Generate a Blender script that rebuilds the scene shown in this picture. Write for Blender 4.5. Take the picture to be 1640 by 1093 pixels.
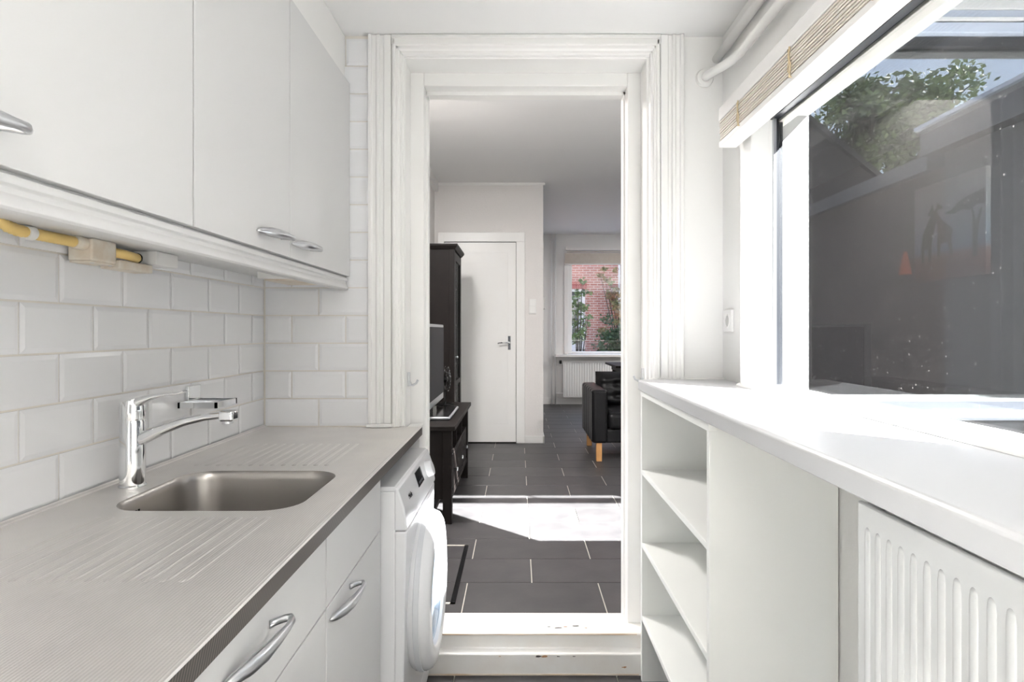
import bpy, bmesh, math, random
from mathutils import Vector, Matrix
random.seed(7)
for o in list(bpy.data.objects): bpy.data.objects.remove(o, do_unlink=True)
scene = bpy.context.scene
C = scene.collection

# ------------------------------------------------------------------ camera
F_PX = 963.0
cam_d = bpy.data.cameras.new('camera'); cam = bpy.data.objects.new('camera', cam_d); C.objects.link(cam)
cam_d.sensor_width = 36.0; cam_d.lens = F_PX/1640*36.0
cam_d.shift_x = -10/1640; cam_d.shift_y = -16.5/1640
cam_d.clip_start = 0.02; cam_d.clip_end = 300
cam.location = (0, 0, 1.30); cam.rotation_euler = (math.radians(90), 0, 0)
scene.camera = cam

# ------------------------------------------------------------------ sky
world = bpy.data.worlds.new('sky'); scene.world = world; world.use_nodes = True
nt = world.node_tree; nt.nodes.clear()
wo = nt.nodes.new('ShaderNodeOutputWorld'); bg = nt.nodes.new('ShaderNodeBackground')
tc = nt.nodes.new('ShaderNodeTexCoord'); sp = nt.nodes.new('ShaderNodeSeparateXYZ')
rp = nt.nodes.new('ShaderNodeValToRGB')
rp.color_ramp.elements[0].position = 0.0; rp.color_ramp.elements[0].color = (0.80, 0.88, 1.0, 1)
rp.color_ramp.elements[1].position = 0.9; rp.color_ramp.elements[1].color = (0.36, 0.50, 0.86, 1)
nt.links.new(tc.outputs['Generated'], sp.inputs[0]); nt.links.new(sp.outputs['Z'], rp.inputs[0])
nt.links.new(rp.outputs[0], bg.inputs['Color']); bg.inputs['Strength'].default_value = 4.8
nt.links.new(bg.outputs[0], wo.inputs[0])

# ------------------------------------------------------------------ sun
sun_d = bpy.data.lights.new('sun', 'SUN'); sun = bpy.data.objects.new('sun', sun_d); C.objects.link(sun)
sun_d.energy = 212; sun_d.angle = math.radians(0.55); sun_d.color = (1.0, 0.985, 0.975)
sun.location = (14, -12, 16)
sun.rotation_euler = Vector((-1.06, 1.0, -1.10)).to_track_quat('-Z', 'Y').to_euler()

scene.view_settings.view_transform = 'Standard'; scene.view_settings.look = 'None'
scene.view_settings.gamma = 1.0; scene.view_settings.use_curve_mapping = False
scene.view_settings.exposure = 0.38

# ------------------------------------------------------------------ mesh helpers
class MB:
    def __init__(s): s.v = []; s.f = []
    def add(s, vs, fs):
        n = len(s.v); s.v += [tuple(p) for p in vs]; s.f += [tuple(i+n for i in f) for f in fs]; return s
    def box(s, x0, x1, y0, y1, z0, z1):
        return s.add([(x0,y0,z0),(x1,y0,z0),(x1,y1,z0),(x0,y1,z0),(x0,y0,z1),(x1,y0,z1),(x1,y1,z1),(x0,y1,z1)],
              [(0,3,2,1),(4,5,6,7),(0,1,5,4),(1,2,6,5),(2,3,7,6),(3,0,4,7)])
    def prism(s, pts, axis, a0, a1):
        n = len(pts)
        def P(p, a): return {'Y': (p[0], a, p[1]), 'X': (a, p[0], p[1]), 'Z': (p[0], p[1], a)}[axis]
        vs = [P(p, a0) for p in pts] + [P(p, a1) for p in pts]
        fs = [tuple(range(n)), tuple(range(2*n-1, n-1, -1))] + [(i, (i+1) % n, n+(i+1) % n, n+i) for i in range(n)]
        return s.add(vs, fs)
    def loft(s, secs, cap=True):
        n = len(secs[0]); vs = [p for sec in secs for p in sec]; fs = []
        for k in range(len(secs)-1):
            for i in range(n):
                j = (i+1) % n; fs.append((k*n+i, k*n+j, (k+1)*n+j, (k+1)*n+i))
        if cap: fs += [tuple(range(n)), tuple(range(len(vs)-1, len(vs)-1-n, -1))]
        return s.add(vs, fs)
    def tube(s, pts, r, n=10, flat=1.0):
        pts = [Vector(p) for p in pts]; rs = r if isinstance(r, (list, tuple)) else [r]*len(pts)
        t = (pts[1]-pts[0]).normalized()
        u = t.cross(Vector((0, 0, 1)))
        if u.length < 1e-3: u = t.cross(Vector((1, 0, 0)))
        u.normalize(); secs = []
        for k, p in enumerate(pts):
            a = pts[max(k-1, 0)]; b = pts[min(k+1, len(pts)-1)]; t = (b-a).normalized()
            u = (u - t*u.dot(t)).normalized(); w = t.cross(u)
            secs.append([p + (u*math.cos(2*math.pi*i/n)*flat + w*math.sin(2*math.pi*i/n))*rs[k] for i in range(n)])
        return s.loft(secs)
    def lathe(s, c, prof, axis='Z', n=24):
        secs = []
        for r, h in prof:
            ring = []
            for i in range(n):
                a = 2*math.pi*i/n; p, q = r*math.cos(a), r*math.sin(a)
                ring.append({'Z': (c[0]+p, c[1]+q, c[2]+h), 'X': (c[0]+h, c[1]+p, c[2]+q), 'Y': (c[0]+p, c[1]+h, c[2]+q)}[axis])
            secs.append(ring)
        return s.loft(secs)
    def build(s, name, mat, parent=None, bev=0.0, seg=2, smooth=False, kind=None, label=None):
        off = Vector((0, 0, 0)); p = parent
        while p is not None: off += p.location; p = p.parent
        me = bpy.data.meshes.new(name)
        me.from_pydata([tuple(Vector(v)-off) for v in s.v], [], s.f)
        bm = bmesh.new(); bm.from_mesh(me); bmesh.ops.recalc_face_normals(bm, faces=bm.faces); bm.to_mesh(me); bm.free()
        me.materials.append(mat)
        o = bpy.data.objects.new(name, me); C.objects.link(o); o.parent = parent
        if bev:
            m = o.modifiers.new('bevel', 'BEVEL'); m.width = bev; m.segments = seg; m.limit_method = 'ANGLE'; m.angle_limit = math.radians(35)
        if smooth or bev:
            for poly in me.polygons: poly.use_smooth = True
            if smooth == 'auto' or bev:
                try: me.set_sharp_from_angle(angle=math.radians(38))
                except Exception: pass
        if kind: o['kind'] = kind
        if label: o['label'] = label
        return o
def box(*a): return MB().box(*a)
def thing(name, label, cat, loc, group=None):
    o = bpy.data.objects.new(name, None); o.empty_display_size = 0.05; C.objects.link(o); o.location = loc
    o['label'] = label; o['category'] = cat
    if group: o['group'] = group
    return o
def struct(name, mb, mat, **k):
    o = mb.build(name, mat, **k); o['kind'] = 'structure'; return o
def struct_empty(name, loc):
    o = bpy.data.objects.new(name, None); o.empty_display_size = 0.05; C.objects.link(o); o.location = loc; o['kind'] = 'structure'; return o
def tag(o, label, cat, group=None):
    o['label'] = label; o['category'] = cat
    if group: o['group'] = group
    return o
def copy_at(o, parent, loc):
    c = o.copy(); C.objects.link(c); c.parent = parent; c.location = loc; return c

# ------------------------------------------------------------------ materials
MATS = {}
def mat(name, col, rough=0.5, metal=0.0, noise=None, bump=None, spec=0.5, vary=0.0, coat=0.0):
    """noise=(scale, amount, colour2) mottles colour; bump=(scale, strength) gives fine relief; vary = per-object lightness"""
    m = bpy.data.materials.new(name); m.use_nodes = True; t = m.node_tree; b = t.nodes['Principled BSDF']
    b.inputs['Base Color'].default_value = (*col, 1); b.inputs['Roughness'].default_value = rough
    b.inputs['Metallic'].default_value = metal; b.inputs['Specular IOR Level'].default_value = spec
    b.inputs['Coat Weight'].default_value = coat
    co = t.nodes.new('ShaderNodeTexCoord'); last = None
    if noise:
        n = t.nodes.new('ShaderNodeTexNoise'); n.inputs['Scale'].default_value = noise[0]; n.inputs['Detail'].default_value = 5
        t.links.new(co.outputs['Object'], n.inputs['Vector'])
        r = t.nodes.new('ShaderNodeMapRange'); r.inputs['From Min'].default_value = 0.35; r.inputs['From Max'].default_value = 0.75
        r.inputs['To Max'].default_value = noise[1]; t.links.new(n.outputs['Fac'], r.inputs['Value'])
        x = t.nodes.new('ShaderNodeMix'); x.data_type = 'RGBA'
        x.inputs['A'].default_value = (*col, 1); x.inputs['B'].default_value = (*noise[2], 1)
        t.links.new(r.outputs[0], x.inputs['Factor']); last = x.outputs['Result']
    if vary:
        oi = t.nodes.new('ShaderNodeObjectInfo'); mr = t.nodes.new('ShaderNodeMapRange')
        mr.inputs['To Min'].default_value = 1-vary; mr.inputs['To Max'].default_value = 1+vary
        t.links.new(oi.outputs['Random'], mr.inputs['Value'])
        hs = t.nodes.new('ShaderNodeHueSaturation'); hs.inputs['Color'].default_value = (*col, 1)
        t.links.new(mr.outputs[0], hs.inputs['Value'])
        if last: t.links.new(last, hs.inputs['Color'])
        last = hs.outputs[0]
    if last: t.links.new(last, b.inputs['Base Color'])
    if bump:
        n = t.nodes.new('ShaderNodeTexNoise'); n.inputs['Scale'].default_value = bump[0]; n.inputs['Detail'].default_value = 4
        t.links.new(co.outputs['Object'], n.inputs['Vector'])
        bp = t.nodes.new('ShaderNodeBump'); bp.inputs['Strength'].default_value = bump[1]; bp.inputs['Distance'].default_value = 0.004
        t.links.new(n.outputs['Fac'], bp.inputs['Height']); t.links.new(bp.outputs[0], b.inputs['Normal'])
    MATS[name] = m; return m

PAINT = mat('white_wall_paint', (0.86, 0.85, 0.83), 0.6, bump=(90, 0.12))
CEILP = mat('white_ceiling_paint', (0.86, 0.85, 0.84), 0.75, bump=(25, 0.08))
GLOSSP = mat('white_gloss_trim', (0.87, 0.86, 0.84), 0.32, noise=(6, 0.12, (0.80, 0.74, 0.66)))
GROUT = mat('beige_grout', (0.78, 0.74, 0.68), 0.9, noise=(8, 0.5, (0.80, 0.77, 0.73)))
WTILE = mat('white_glazed_tile', (0.87, 0.87, 0.88), 0.14, vary=0.02)
CAB = mat('white_cabinet_laminate', (0.68, 0.675, 0.67), 0.42, bump=(160, 0.04))
CABIN = mat('cabinet_carcass', (0.72, 0.69, 0.65), 0.55)
SHELF = mat('white_shelf_board', (0.84, 0.84, 0.81), 0.4)
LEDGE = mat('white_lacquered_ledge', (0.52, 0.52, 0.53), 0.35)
CHROME = mat('chrome', (0.78, 0.79, 0.80), 0.07, 1.0)
SATIN = mat('satin_nickel', (0.62, 0.63, 0.65), 0.28, 1.0)
BOWL = mat('brushed_steel_bowl', (0.40, 0.38, 0.36), 0.30, 1.0)
EDGE = mat('dark_worktop_edge', (0.10, 0.09, 0.085), 0.4, 0.6)
SLATE = mat('dark_slate_tile', (0.060, 0.056, 0.057), 0.40, spec=0.3, noise=(7, 0.7, (0.034, 0.033, 0.035)), bump=(40, 0.06), vary=0.10)
FGROUT = mat('pale_floor_grout', (0.62, 0.58, 0.52), 0.9)
APPL = mat('white_appliance_enamel', (0.86, 0.86, 0.87), 0.22)
APPLG = mat('pale_grey_plastic', (0.70, 0.71, 0.73), 0.35)
BLACKG = mat('black_gloss_plastic', (0.012, 0.012, 0.013), 0.12)
DGREY = mat('dark_grey_print', (0.08, 0.08, 0.09), 0.5)
SILVER = mat('silver_plastic', (0.42, 0.43, 0.45), 0.3, 0.7)
YELLOW = mat('yellow_conduit', (0.80, 0.58, 0.22), 0.5)
IVORY = mat('aged_ivory_plastic', (0.76, 0.71, 0.62), 0.5, noise=(30, 0.8, (0.62, 0.48, 0.34)))
WPLAST = mat('white_plastic', (0.85, 0.84, 0.82), 0.35)
BLIND = mat('whitewashed_wood_slat', (0.72, 0.65, 0.57), 0.5, noise=(18, 0.6, (0.80, 0.75, 0.68)))
BLINDW = mat('white_blind_rail', (0.86, 0.84, 0.82), 0.4)
CORD = mat('tan_cord', (0.56, 0.44, 0.28), 0.9)
RAD = mat('radiator_enamel', (0.85, 0.85, 0.84), 0.35)
STEP = mat('worn_white_step', (0.85, 0.83, 0.80), 0.4, noise=(9, 0.35, (0.74, 0.64, 0.54)), bump=(30, 0.2))
PLAST = mat('structured_plaster', (0.78, 0.75, 0.73), 0.8, bump=(55, 0.7))
BWOOD = mat('black_brown_wood', (0.010, 0.008, 0.0075), 0.5, spec=0.12, noise=(10, 0.5, (0.016, 0.012, 0.011)))
LEATH = mat('black_leather', (0.009, 0.009, 0.010), 0.36, spec=0.22, bump=(120, 0.15))
OAK = mat('oak_leg', (0.58, 0.30, 0.11), 0.45, noise=(14, 0.6, (0.45, 0.22, 0.08)))
GREYF = mat('blue_grey_frame', (0.34, 0.38, 0.45), 0.4)
DKALU = mat('shaded_grey_profile', (0.016, 0.018, 0.022), 0.4)  # near-black stands in for shade on the outer stiles
RAILG = mat('shaded_rail_grey', (0.036, 0.041, 0.050), 0.5)  # dark bluish tone stands in for shade on bottom rail and sill lip
FLASH = mat('shade_black_flashing', (0.0035, 0.0038, 0.0046), 0.6, spec=0.1)  # shade on the sill flashing put in as near-black colour
DARKF = mat('dark_gasket_and_gap_shade', (0.02, 0.021, 0.024), 0.4)
CREAMF = mat('cream_frame_paint', (0.82, 0.77, 0.69), 0.5)
SIDE = mat('white_siding', (0.82, 0.80, 0.78), 0.55)
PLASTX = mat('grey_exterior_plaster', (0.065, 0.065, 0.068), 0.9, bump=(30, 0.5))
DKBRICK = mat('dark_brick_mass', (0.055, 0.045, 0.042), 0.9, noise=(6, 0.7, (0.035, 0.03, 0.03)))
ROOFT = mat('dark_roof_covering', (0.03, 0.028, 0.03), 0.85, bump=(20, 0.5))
FASCIA = mat('grey_fascia', (0.085, 0.085, 0.09), 0.6)
PAVE = mat('pale_concrete_paving', (0.38, 0.37, 0.35), 0.9, noise=(3, 0.6, (0.30, 0.29, 0.28)))
BARK = mat('bark', (0.05, 0.038, 0.028), 0.9, bump=(20, 0.6))
LEAF = mat('green_leaf', (0.075, 0.13, 0.03), 0.6, noise=(2.5, 0.8, (0.13, 0.16, 0.05)))
LEAF2 = mat('autumn_vine_leaf', (0.13, 0.17, 0.05), 0.6, noise=(3.0, 1.0, (0.30, 0.12, 0.06)))
LEAF3 = mat('dark_hedge_leaf', (0.03, 0.06, 0.02), 0.6, noise=(3.0, 0.7, (0.06, 0.10, 0.03)))
ORANGE = mat('orange_lampshade', (0.75, 0.14, 0.03), 0.6)
SOCKD = mat('socket_hole', (0.55, 0.54, 0.52), 0.6)
RUSTL = mat('tan_sealant', (0.66, 0.50, 0.36), 0.8, noise=(9, 0.9, (0.82, 0.76, 0.68)))
CHIPD = mat('bare_dark_chip', (0.10, 0.085, 0.075), 0.8)
RUST = mat('rust_stain', (0.45, 0.24, 0.12), 0.8)

def steel():
    m = bpy.data.materials.new('linen_textured_stainless'); m.use_nodes = True; t = m.node_tree; b = t.nodes['Principled BSDF']
    b.inputs['Metallic'].default_value = 0.82; b.inputs['Roughness'].default_value = 0.38
    co = t.nodes.new('ShaderNodeTexCoord')
    n = t.nodes.new('ShaderNodeTexNoise'); n.inputs['Scale'].default_value = 5; n.inputs['Detail'].default_value = 4
    t.links.new(co.outputs['Object'], n.inputs['Vector'])
    r = t.nodes.new('ShaderNodeValToRGB'); r.color_ramp.elements[0].color = (0.84, 0.81, 0.79, 1); r.color_ramp.elements[1].color = (0.92, 0.89, 0.86, 1)
    r.color_ramp.elements[0].position = 0.35; r.color_ramp.elements[1].position = 0.65
    t.links.new(n.outputs['Fac'], r.inputs[0])
    w = t.nodes.new('ShaderNodeTexWave'); w.wave_type = 'BANDS'; w.bands_direction = 'Y'; w.inputs['Scale'].default_value = 62; w.inputs['Distortion'].default_value = 0
    t.links.new(co.outputs['Object'], w.inputs['Vector'])
    w2 = t.nodes.new('ShaderNodeTexWave'); w2.wave_type = 'BANDS'; w2.bands_direction = 'X'; w2.inputs['Scale'].default_value = 62
    t.links.new(co.outputs['Object'], w2.inputs['Vector'])
    ad = t.nodes.new('ShaderNodeMath'); ad.operation = 'MULTIPLY_ADD'; ad.inputs[1].default_value = 0.35
    t.links.new(w.outputs['Fac'], ad.inputs[0]); t.links.new(w2.outputs['Fac'], ad.inputs[2])
    bp = t.nodes.new('ShaderNodeBump'); bp.inputs['Strength'].default_value = 0.35; bp.inputs['Distance'].default_value = 0.0012
    t.links.new(ad.outputs[0], bp.inputs['Height']); t.links.new(bp.outputs[0], b.inputs['Normal'])
    mx = t.nodes.new('ShaderNodeMix'); mx.data_type = 'RGBA'; mx.blend_type = 'MULTIPLY'; mx.inputs['Factor'].default_value = 0.14
    t.links.new(r.outputs[0], mx.inputs['A']); t.links.new(w2.outputs['Color'], mx.inputs['B'])
    t.links.new(mx.outputs['Result'], b.inputs['Base Color'])
    return m
STEEL = steel()
def ribbed_edge():  # dark reflection and rib shading put into the colour, no relief
    m = bpy.data.materials.new('ribbed_edge_dark_reflection'); m.use_nodes = True; t = m.node_tree; b = t.nodes['Principled BSDF']
    b.inputs['Metallic'].default_value = 0.5; b.inputs['Roughness'].default_value = 0.42
    co = t.nodes.new('ShaderNodeTexCoord'); mp = t.nodes.new('ShaderNodeMapping'); mp.inputs['Rotation'].default_value = (math.radians(25), 0, 0)
    t.links.new(co.outputs['Object'], mp.inputs[0])
    w = t.nodes.new('ShaderNodeTexWave'); w.bands_direction = 'Y'; w.inputs['Scale'].default_value = 55
    t.links.new(mp.outputs[0], w.inputs['Vector'])
    r = t.nodes.new('ShaderNodeValToRGB'); r.color_ramp.elements[0].color = (0.05, 0.045, 0.045, 1); r.color_ramp.elements[1].color = (0.16, 0.14, 0.125, 1)
    t.links.new(w.outputs['Fac'], r.inputs[0]); t.links.new(r.outputs[0], b.inputs['Base Color'])
    return m
RIBEDGE = ribbed_edge()
def glass(name, refl, tint=(0.93, 0.95, 0.95), dirt=None):
    m = bpy.data.materials.new(name); m.use_nodes = True; t = m.node_tree; t.nodes.clear()
    out = t.nodes.new('ShaderNodeOutputMaterial'); tr = t.nodes.new('ShaderNodeBsdfTransparent'); tr.inputs[0].default_value = (*tint, 1)
    gl = t.nodes.new('ShaderNodeBsdfGlossy'); gl.inputs['Roughness'].default_value = 0.0; gl.inputs['Color'].default_value = (1, 1, 1, 1)
    mx = t.nodes.new('ShaderNodeMixShader'); mx.inputs[0].default_value = refl
    t.links.new(tr.outputs[0], mx.inputs[1]); t.links.new(gl.outputs[0], mx.inputs[2]); last = mx.outputs[0]
    if dirt:
        co = t.nodes.new('ShaderNodeTexCoord')
        v = t.nodes.new('ShaderNodeTexVoronoi'); v.inputs['Scale'].default_value = dirt[0]
        t.links.new(co.outputs['Object'], v.inputs['Vector'])
        lt = t.nodes.new('ShaderNodeMath'); lt.operation = 'LESS_THAN'; lt.inputs[1].default_value = dirt[1]
        t.links.new(v.outputs['Distance'], lt.inputs[0])
        n = t.nodes.new('ShaderNodeTexNoise'); n.inputs['Scale'].default_value = 3.5; t.links.new(co.outputs['Object'], n.inputs['Vector'])
        s2 = t.nodes.new('ShaderNodeSeparateColor'); t.links.new(v.outputs['Color'], s2.inputs[0])
        gt = t.nodes.new('ShaderNodeMath'); gt.operation = 'GREATER_THAN'; gt.inputs[1].default_value = 0.5; t.links.new(s2.outputs[0], gt.inputs[0])
        mu = t.nodes.new('ShaderNodeMath'); mu.operation = 'MULTIPLY'; t.links.new(lt.outputs[0], mu.inputs[0]); t.links.new(gt.outputs[0], mu.inputs[1])
        mu3 = t.nodes.new('ShaderNodeMath'); mu3.operation = 'MULTIPLY_ADD'; mu3.inputs[1].default_value = dirt[2]; mu3.inputs[2].default_value = dirt[3]
        t.links.new(mu.outputs[0], mu3.inputs[0])
        df = t.nodes.new('ShaderNodeBsdfTranslucent'); df.inputs[0].default_value = (0.75, 0.72, 0.68, 1)
        m2 = t.nodes.new('ShaderNodeMixShader'); t.links.new(mu3.outputs[0], m2.inputs[0])
        t.links.new(last, m2.inputs[1]); t.links.new(df.outputs[0], m2.inputs[2]); last = m2.outputs[0]
    t.links.new(last, out.inputs[0]); return m
GLASS_K = glass('dusty_window_glass', 0.03, (0.45, 0.46, 0.465), (75, 0.13, 0.035, 0.0006))
GLASS_L = glass('reflective_double_glazing', 0.35, (0.90, 0.92, 0.92))
GLASS_C = glass('clear_glass', 0.07)
GLASS_R = glass('fill_door_glass', 0.07, (0.72, 0.74, 0.75))
def brickmat():
    m = bpy.data.materials.new('red_brick_far'); m.use_nodes = True; t = m.node_tree; b = t.nodes['Principled BSDF']
    co = t.nodes.new('ShaderNodeTexCoord'); mp = t.nodes.new('ShaderNodeMapping'); mp.inputs['Rotation'].default_value = (math.radians(90), 0, 0)
    t.links.new(co.outputs['Object'], mp.inputs[0])
    k = t.nodes.new('ShaderNodeTexBrick'); k.inputs['Scale'].default_value = 1.0; k.inputs['Brick Width'].default_value = 0.23; k.inputs['Row Height'].default_value = 0.075
    k.inputs['Mortar Size'].default_value = 0.011; k.inputs['Color1'].default_value = (0.38, 0.145, 0.11, 1); k.inputs['Color2'].default_value = (0.32, 0.115, 0.09, 1); k.inputs['Mortar'].default_value = (0.50, 0.40, 0.36, 1)
    t.links.new(mp.outputs[0], k.inputs['Vector']); t.links.new(k.outputs['Color'], b.inputs['Base Color']); b.inputs['Roughness'].default_value = 0.9
    return m
BRICK = brickmat()

# ================================================================== SETTING
LZ = 0.12                                                    # living-room floor level
XL, XR, YE, ZC = -0.957, 0.772, 2.27, 2.41
kf = struct('floor', box(XL-0.14, 0.93, -1.5, YE, -0.12, -0.010), FGROUT)
wall_left = struct('wall_left', box(XL-0.14, XL-0.004, -1.5, YE, -0.10, ZC), GROUT)
w = MB(); w.box(XL-0.14, -0.50, -1.64, -1.5, -0.12, 2.60); w.box(0.60, 0.93, -1.64, -1.5, -0.12, 2.60); w.box(-0.50, 0.60, -1.64, -1.5, 2.08, 2.60)
wall_front = struct('wall_front', w, PAINT)
# unseen glazed door added behind the camera to bring in fill light
d2 = struct_empty('fill_door', (0.225, -1.57, 0.0))
for x0, x1 in ((-0.498, 0.049), (0.051, 0.598)):
    for nm, b in (('stile', (x0, x0+.06, -1.60, -1.555, 0.0, 2.078)), ('stile', (x1-.06, x1, -1.60, -1.555, 0.0, 2.078)), ('bottom_rail', (x0+.06, x1-.06, -1.60, -1.555, 0.0, 0.16)), ('top_rail', (x0+.06, x1-.06, -1.60, -1.555, 2.0, 2.078))):
        box(*b).build(nm, GLOSSP, d2, bev=0.003)
    box(x0+.06, x1-.06, -1.58, -1.576, 0.16, 2.0).build('pane', GLASS_R, d2)
ceil_k = struct('ceiling', box(XL-0.14, 0.95, -1.64, YE, ZC, 2.62), CEILP)
# end wall with the doorway
w = MB(); w.box(-1.10, -0.43, YE, 2.50, -0.10, 2.85); w.box(0.50, 0.93, YE, 2.50, -0.10, 2.85); w.box(-0.43, 0.50, YE, 2.50, 2.335, 2.85)
wall_back = struct('wall_back', w, PAINT)
# right wall with window opening  (Y 0.77..1.90, Z 1.118..1.95)
w = MB()
w.box(XR, 0.93, -1.5, 0.74, -0.10, ZC); w.box(XR, 0.93, 1.93, YE, -0.10, ZC)
w.box(XR, 0.93, 0.74, 1.93, -0.10, 1.10); w.box(XR, 0.93, 0.74, 1.93, 1.99, ZC)
wall_right = struct('wall_right', w, PAINT)
# living room shell
lf = struct('floor_living', box(-1.05, 3.35, 2.505, 9.70, LZ-0.20, LZ-0.004), FGROUT)
struct('ceiling_living', box(-1.05, 3.35, 2.50, 9.85, 2.85, 2.97), CEILP)
struct('wall_living_left', box(-1.05, -0.88, 2.50, 9.85, LZ-0.1, 2.85), PLAST)
wld = MB(); wld.box(-1.05, -0.845, 6.31, 6.45, LZ-0.1, 2.85); wld.box(-0.02, 0.262, 6.31, 6.45, LZ-0.1, 2.85); wld.box(-0.845, -0.02, 6.31, 6.45, 2.235, 2.85)
wld.box(0.12, 0.262, 6.45, 9.67, LZ-0.1, 2.85)
wall_door = struct('wall_living_door', wld, PLAST)
struct('wall_living_right', box(3.20, 3.35, 2.50, 9.70, LZ-0.1, 2.85), mat('dimmed_structured_plaster', (0.15, 0.15, 0.155), 0.8, bump=(55, 0.7)))  # plaster darkened to stand in for the dim view through the glass
w = MB(); w.box(-1.05, 0.80, 9.67, 9.85, LZ-0.1, 2.85); w.box(2.95, 3.35, 9.67, 9.85, LZ-0.1, 2.85)
w.box(0.80, 2.95, 9.67, 9.85, LZ-0.1, 0.92); w.box(0.80, 2.95, 9.67, 9.85, 2.56, 2.85)
struct('wall_living_back', w, PAINT)
# courtyard facade of the living room
w = MB(); w.box(0.93, 1.00, 2.275, 2.50, -0.1, 2.85); w.box(1.00, 2.95, 2.275, 2.50, -0.1, 0.98); w.box(1.00, 2.95, 2.275, 2.50, 2.62, 2.85); w.box(2.95, 3.35, 2.275, 2.50, -0.1, 2.85)
facade = struct('wall_facade', w, PAINT)
struct('upper_storey_shade_mass', box(-9, 20, 2.275, 10.2, 2.97, 19), DKBRICK)  # unseen storey, built overtall so it shades the brick house
struct('ground', box(-30, 40, -40, 60, -0.5, -0.13), PAVE)
struct('floor_courtyard', box(0.95, 4.5, -8, 2.27, -0.13, -0.06), PAVE)

# wall tiles: left wall and end wall, each tile a piece of its wall
tile_cache = {}
def tile_mesh(kind, wdt, hgt):
    key = (kind, round(wdt, 4), round(hgt, 4))
    if key in tile_cache: return tile_cache[key]
    a, b = wdt/2, hgt/2; i = min(0.010, a*0.5, b*0.5)
    rings = [[(-a,-b),(a,-b),(a,b),(-a,b)]]*2 + [[(-a+i,-b+i),(a-i,-b+i),(a-i,b-i),(-a+i,b-i)]]
    dep = [-0.003, 0.0022, 0.0042]; vs = []
    for r, d in zip(rings, dep):
        for u, v in r: vs.append((d, u, v) if kind == 'L' else (u, -d, v))
    fs = [(8, 9, 10, 11)]
    for k in range(2):
        for q in range(4): fs.append((k*4+q, k*4+(q+1) % 4, k*4+4+(q+1) % 4, k*4+4+q))
    me = bpy.data.meshes.new('tile'); me.from_pydata(vs, [], fs)
    bm = bmesh.new(); bm.from_mesh(me); bmesh.ops.recalc_face_normals(bm, faces=bm.faces); bm.to_mesh(me); bm.free()
    # open back: make sure the front faces the room
    fn = Vector((1, 0, 0)) if kind == 'L' else Vector((0, -1, 0))
    if me.polygons[0].normal.dot(fn) < 0: me.flip_normals()
    me.materials.append(WTILE); tile_cache[key] = me; return me
PW, PH, J = 0.2025, 0.1043, 0.0042
def tile_row(kind, start, end, first, z0, z1, parent, fixed):
    """from 'start' walk towards 'end' with a first tile length and full tiles after it"""
    s = 1 if end > start else -1; p = start; L = first
    while (end-p)*s > 0.012:
        q = p + s*L
        if (q-end)*s > 0: q = end
        wd = abs(q-p)-J; hg = (z1-z0)-J
        if wd > 0.008 and hg > 0.008:
            o = bpy.data.objects.new('tile', tile_mesh(kind, wd, hg)); C.objects.link(o); o.parent = parent
            c = (p+q)/2; zc = (z0+z1)/2
            o.location = (fixed, c, zc) if kind == 'L' else (c, fixed, zc)
        p = q; L = PW
for n in range(6):
    z0 = 0.940+PH*n; tile_row('L', 2.268, 0.15, PW if n % 2 == 0 else PW/2, z0, z0+PH, wall_left, XL-0.004)
wg = struct('wall_tile_backing', box(XL-0.004, -0.555, YE-0.006, YE, 0.90, ZC), GROUT)
for n in range(15):
    z0 = 0.940+PH*n; z1 = min(z0+PH, ZC-0.01)
    if z1-z0 > 0.02: tile_row('E', XL+0.004, -0.558, PW if n % 2 == 0 else PW/2, z0, z1, wg, YE-0.006)
struct('wall_left_paint', box(XL-0.004, XL-0.001, -1.5, 0.14, 0.0, ZC), PAINT)

# floor tiles ------------------------------------------------------
def floor_tile_mesh(wd, dp, cache={}):
    key = (round(wd, 3), round(dp, 3))
    if key in cache: return cache[key]
    a, b, h, i = wd/2, dp/2, 0.006, 0.0012
    vs = [(-a,-b,-h),(a,-b,-h),(a,b,-h),(-a,b,-h),(-a,-b,-i),(a,-b,-i),(a,b,-i),(-a,b,-i),(-a+i,-b+i,0),(a-i,-b+i,0),(a-i,b-i,0),(-a+i,b-i,0)]
    fs = [(8,9,10,11)]
    for k in range(2):
        for q in range(4): fs.append((k*4+q, k*4+(q+1) % 4, k*4+4+(q+1) % 4, k*4+4+q))
    me = bpy.data.meshes.new('floor_tile'); me.from_pydata(vs, [], fs); me.materials.append(SLATE); cache[key] = me; return me
def floor_tiles(parent, x0, x1, ys, off, W, z, j=0.005):
    for r in range(len(ys)-1):
        ya, yb = ys[r], ys[r+1]; x = off[r % 2]
        while x > x0: x -= W
        while x < x1:
            a, b = max(x, x0), min(x+W, x1)
            if b-a > 0.03:
                o = bpy.data.objects.new('floor_tile', floor_tile_mesh(b-a-j, yb-ya-j)); C.objects.link(o); o.parent = parent
                o.location = ((a+b)/2, (ya+yb)/2, z)
            x += W
ys = [2.512, 2.816]
while ys[-1] < 9.4: ys.append(ys[-1]+0.2955)
ys.append(9.67)
floor_tiles(lf, -0.88, 3.2, ys, (-0.238, 0.0636), 0.611, LZ)
ysk = [2.268-0.2955*k for k in range(0, 9)][::-1]
floor_tiles(kf, -0.957, 0.772, ysk, (0.062, -0.24), 0.611, 0.0)
kf.location.z = 0

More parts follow.
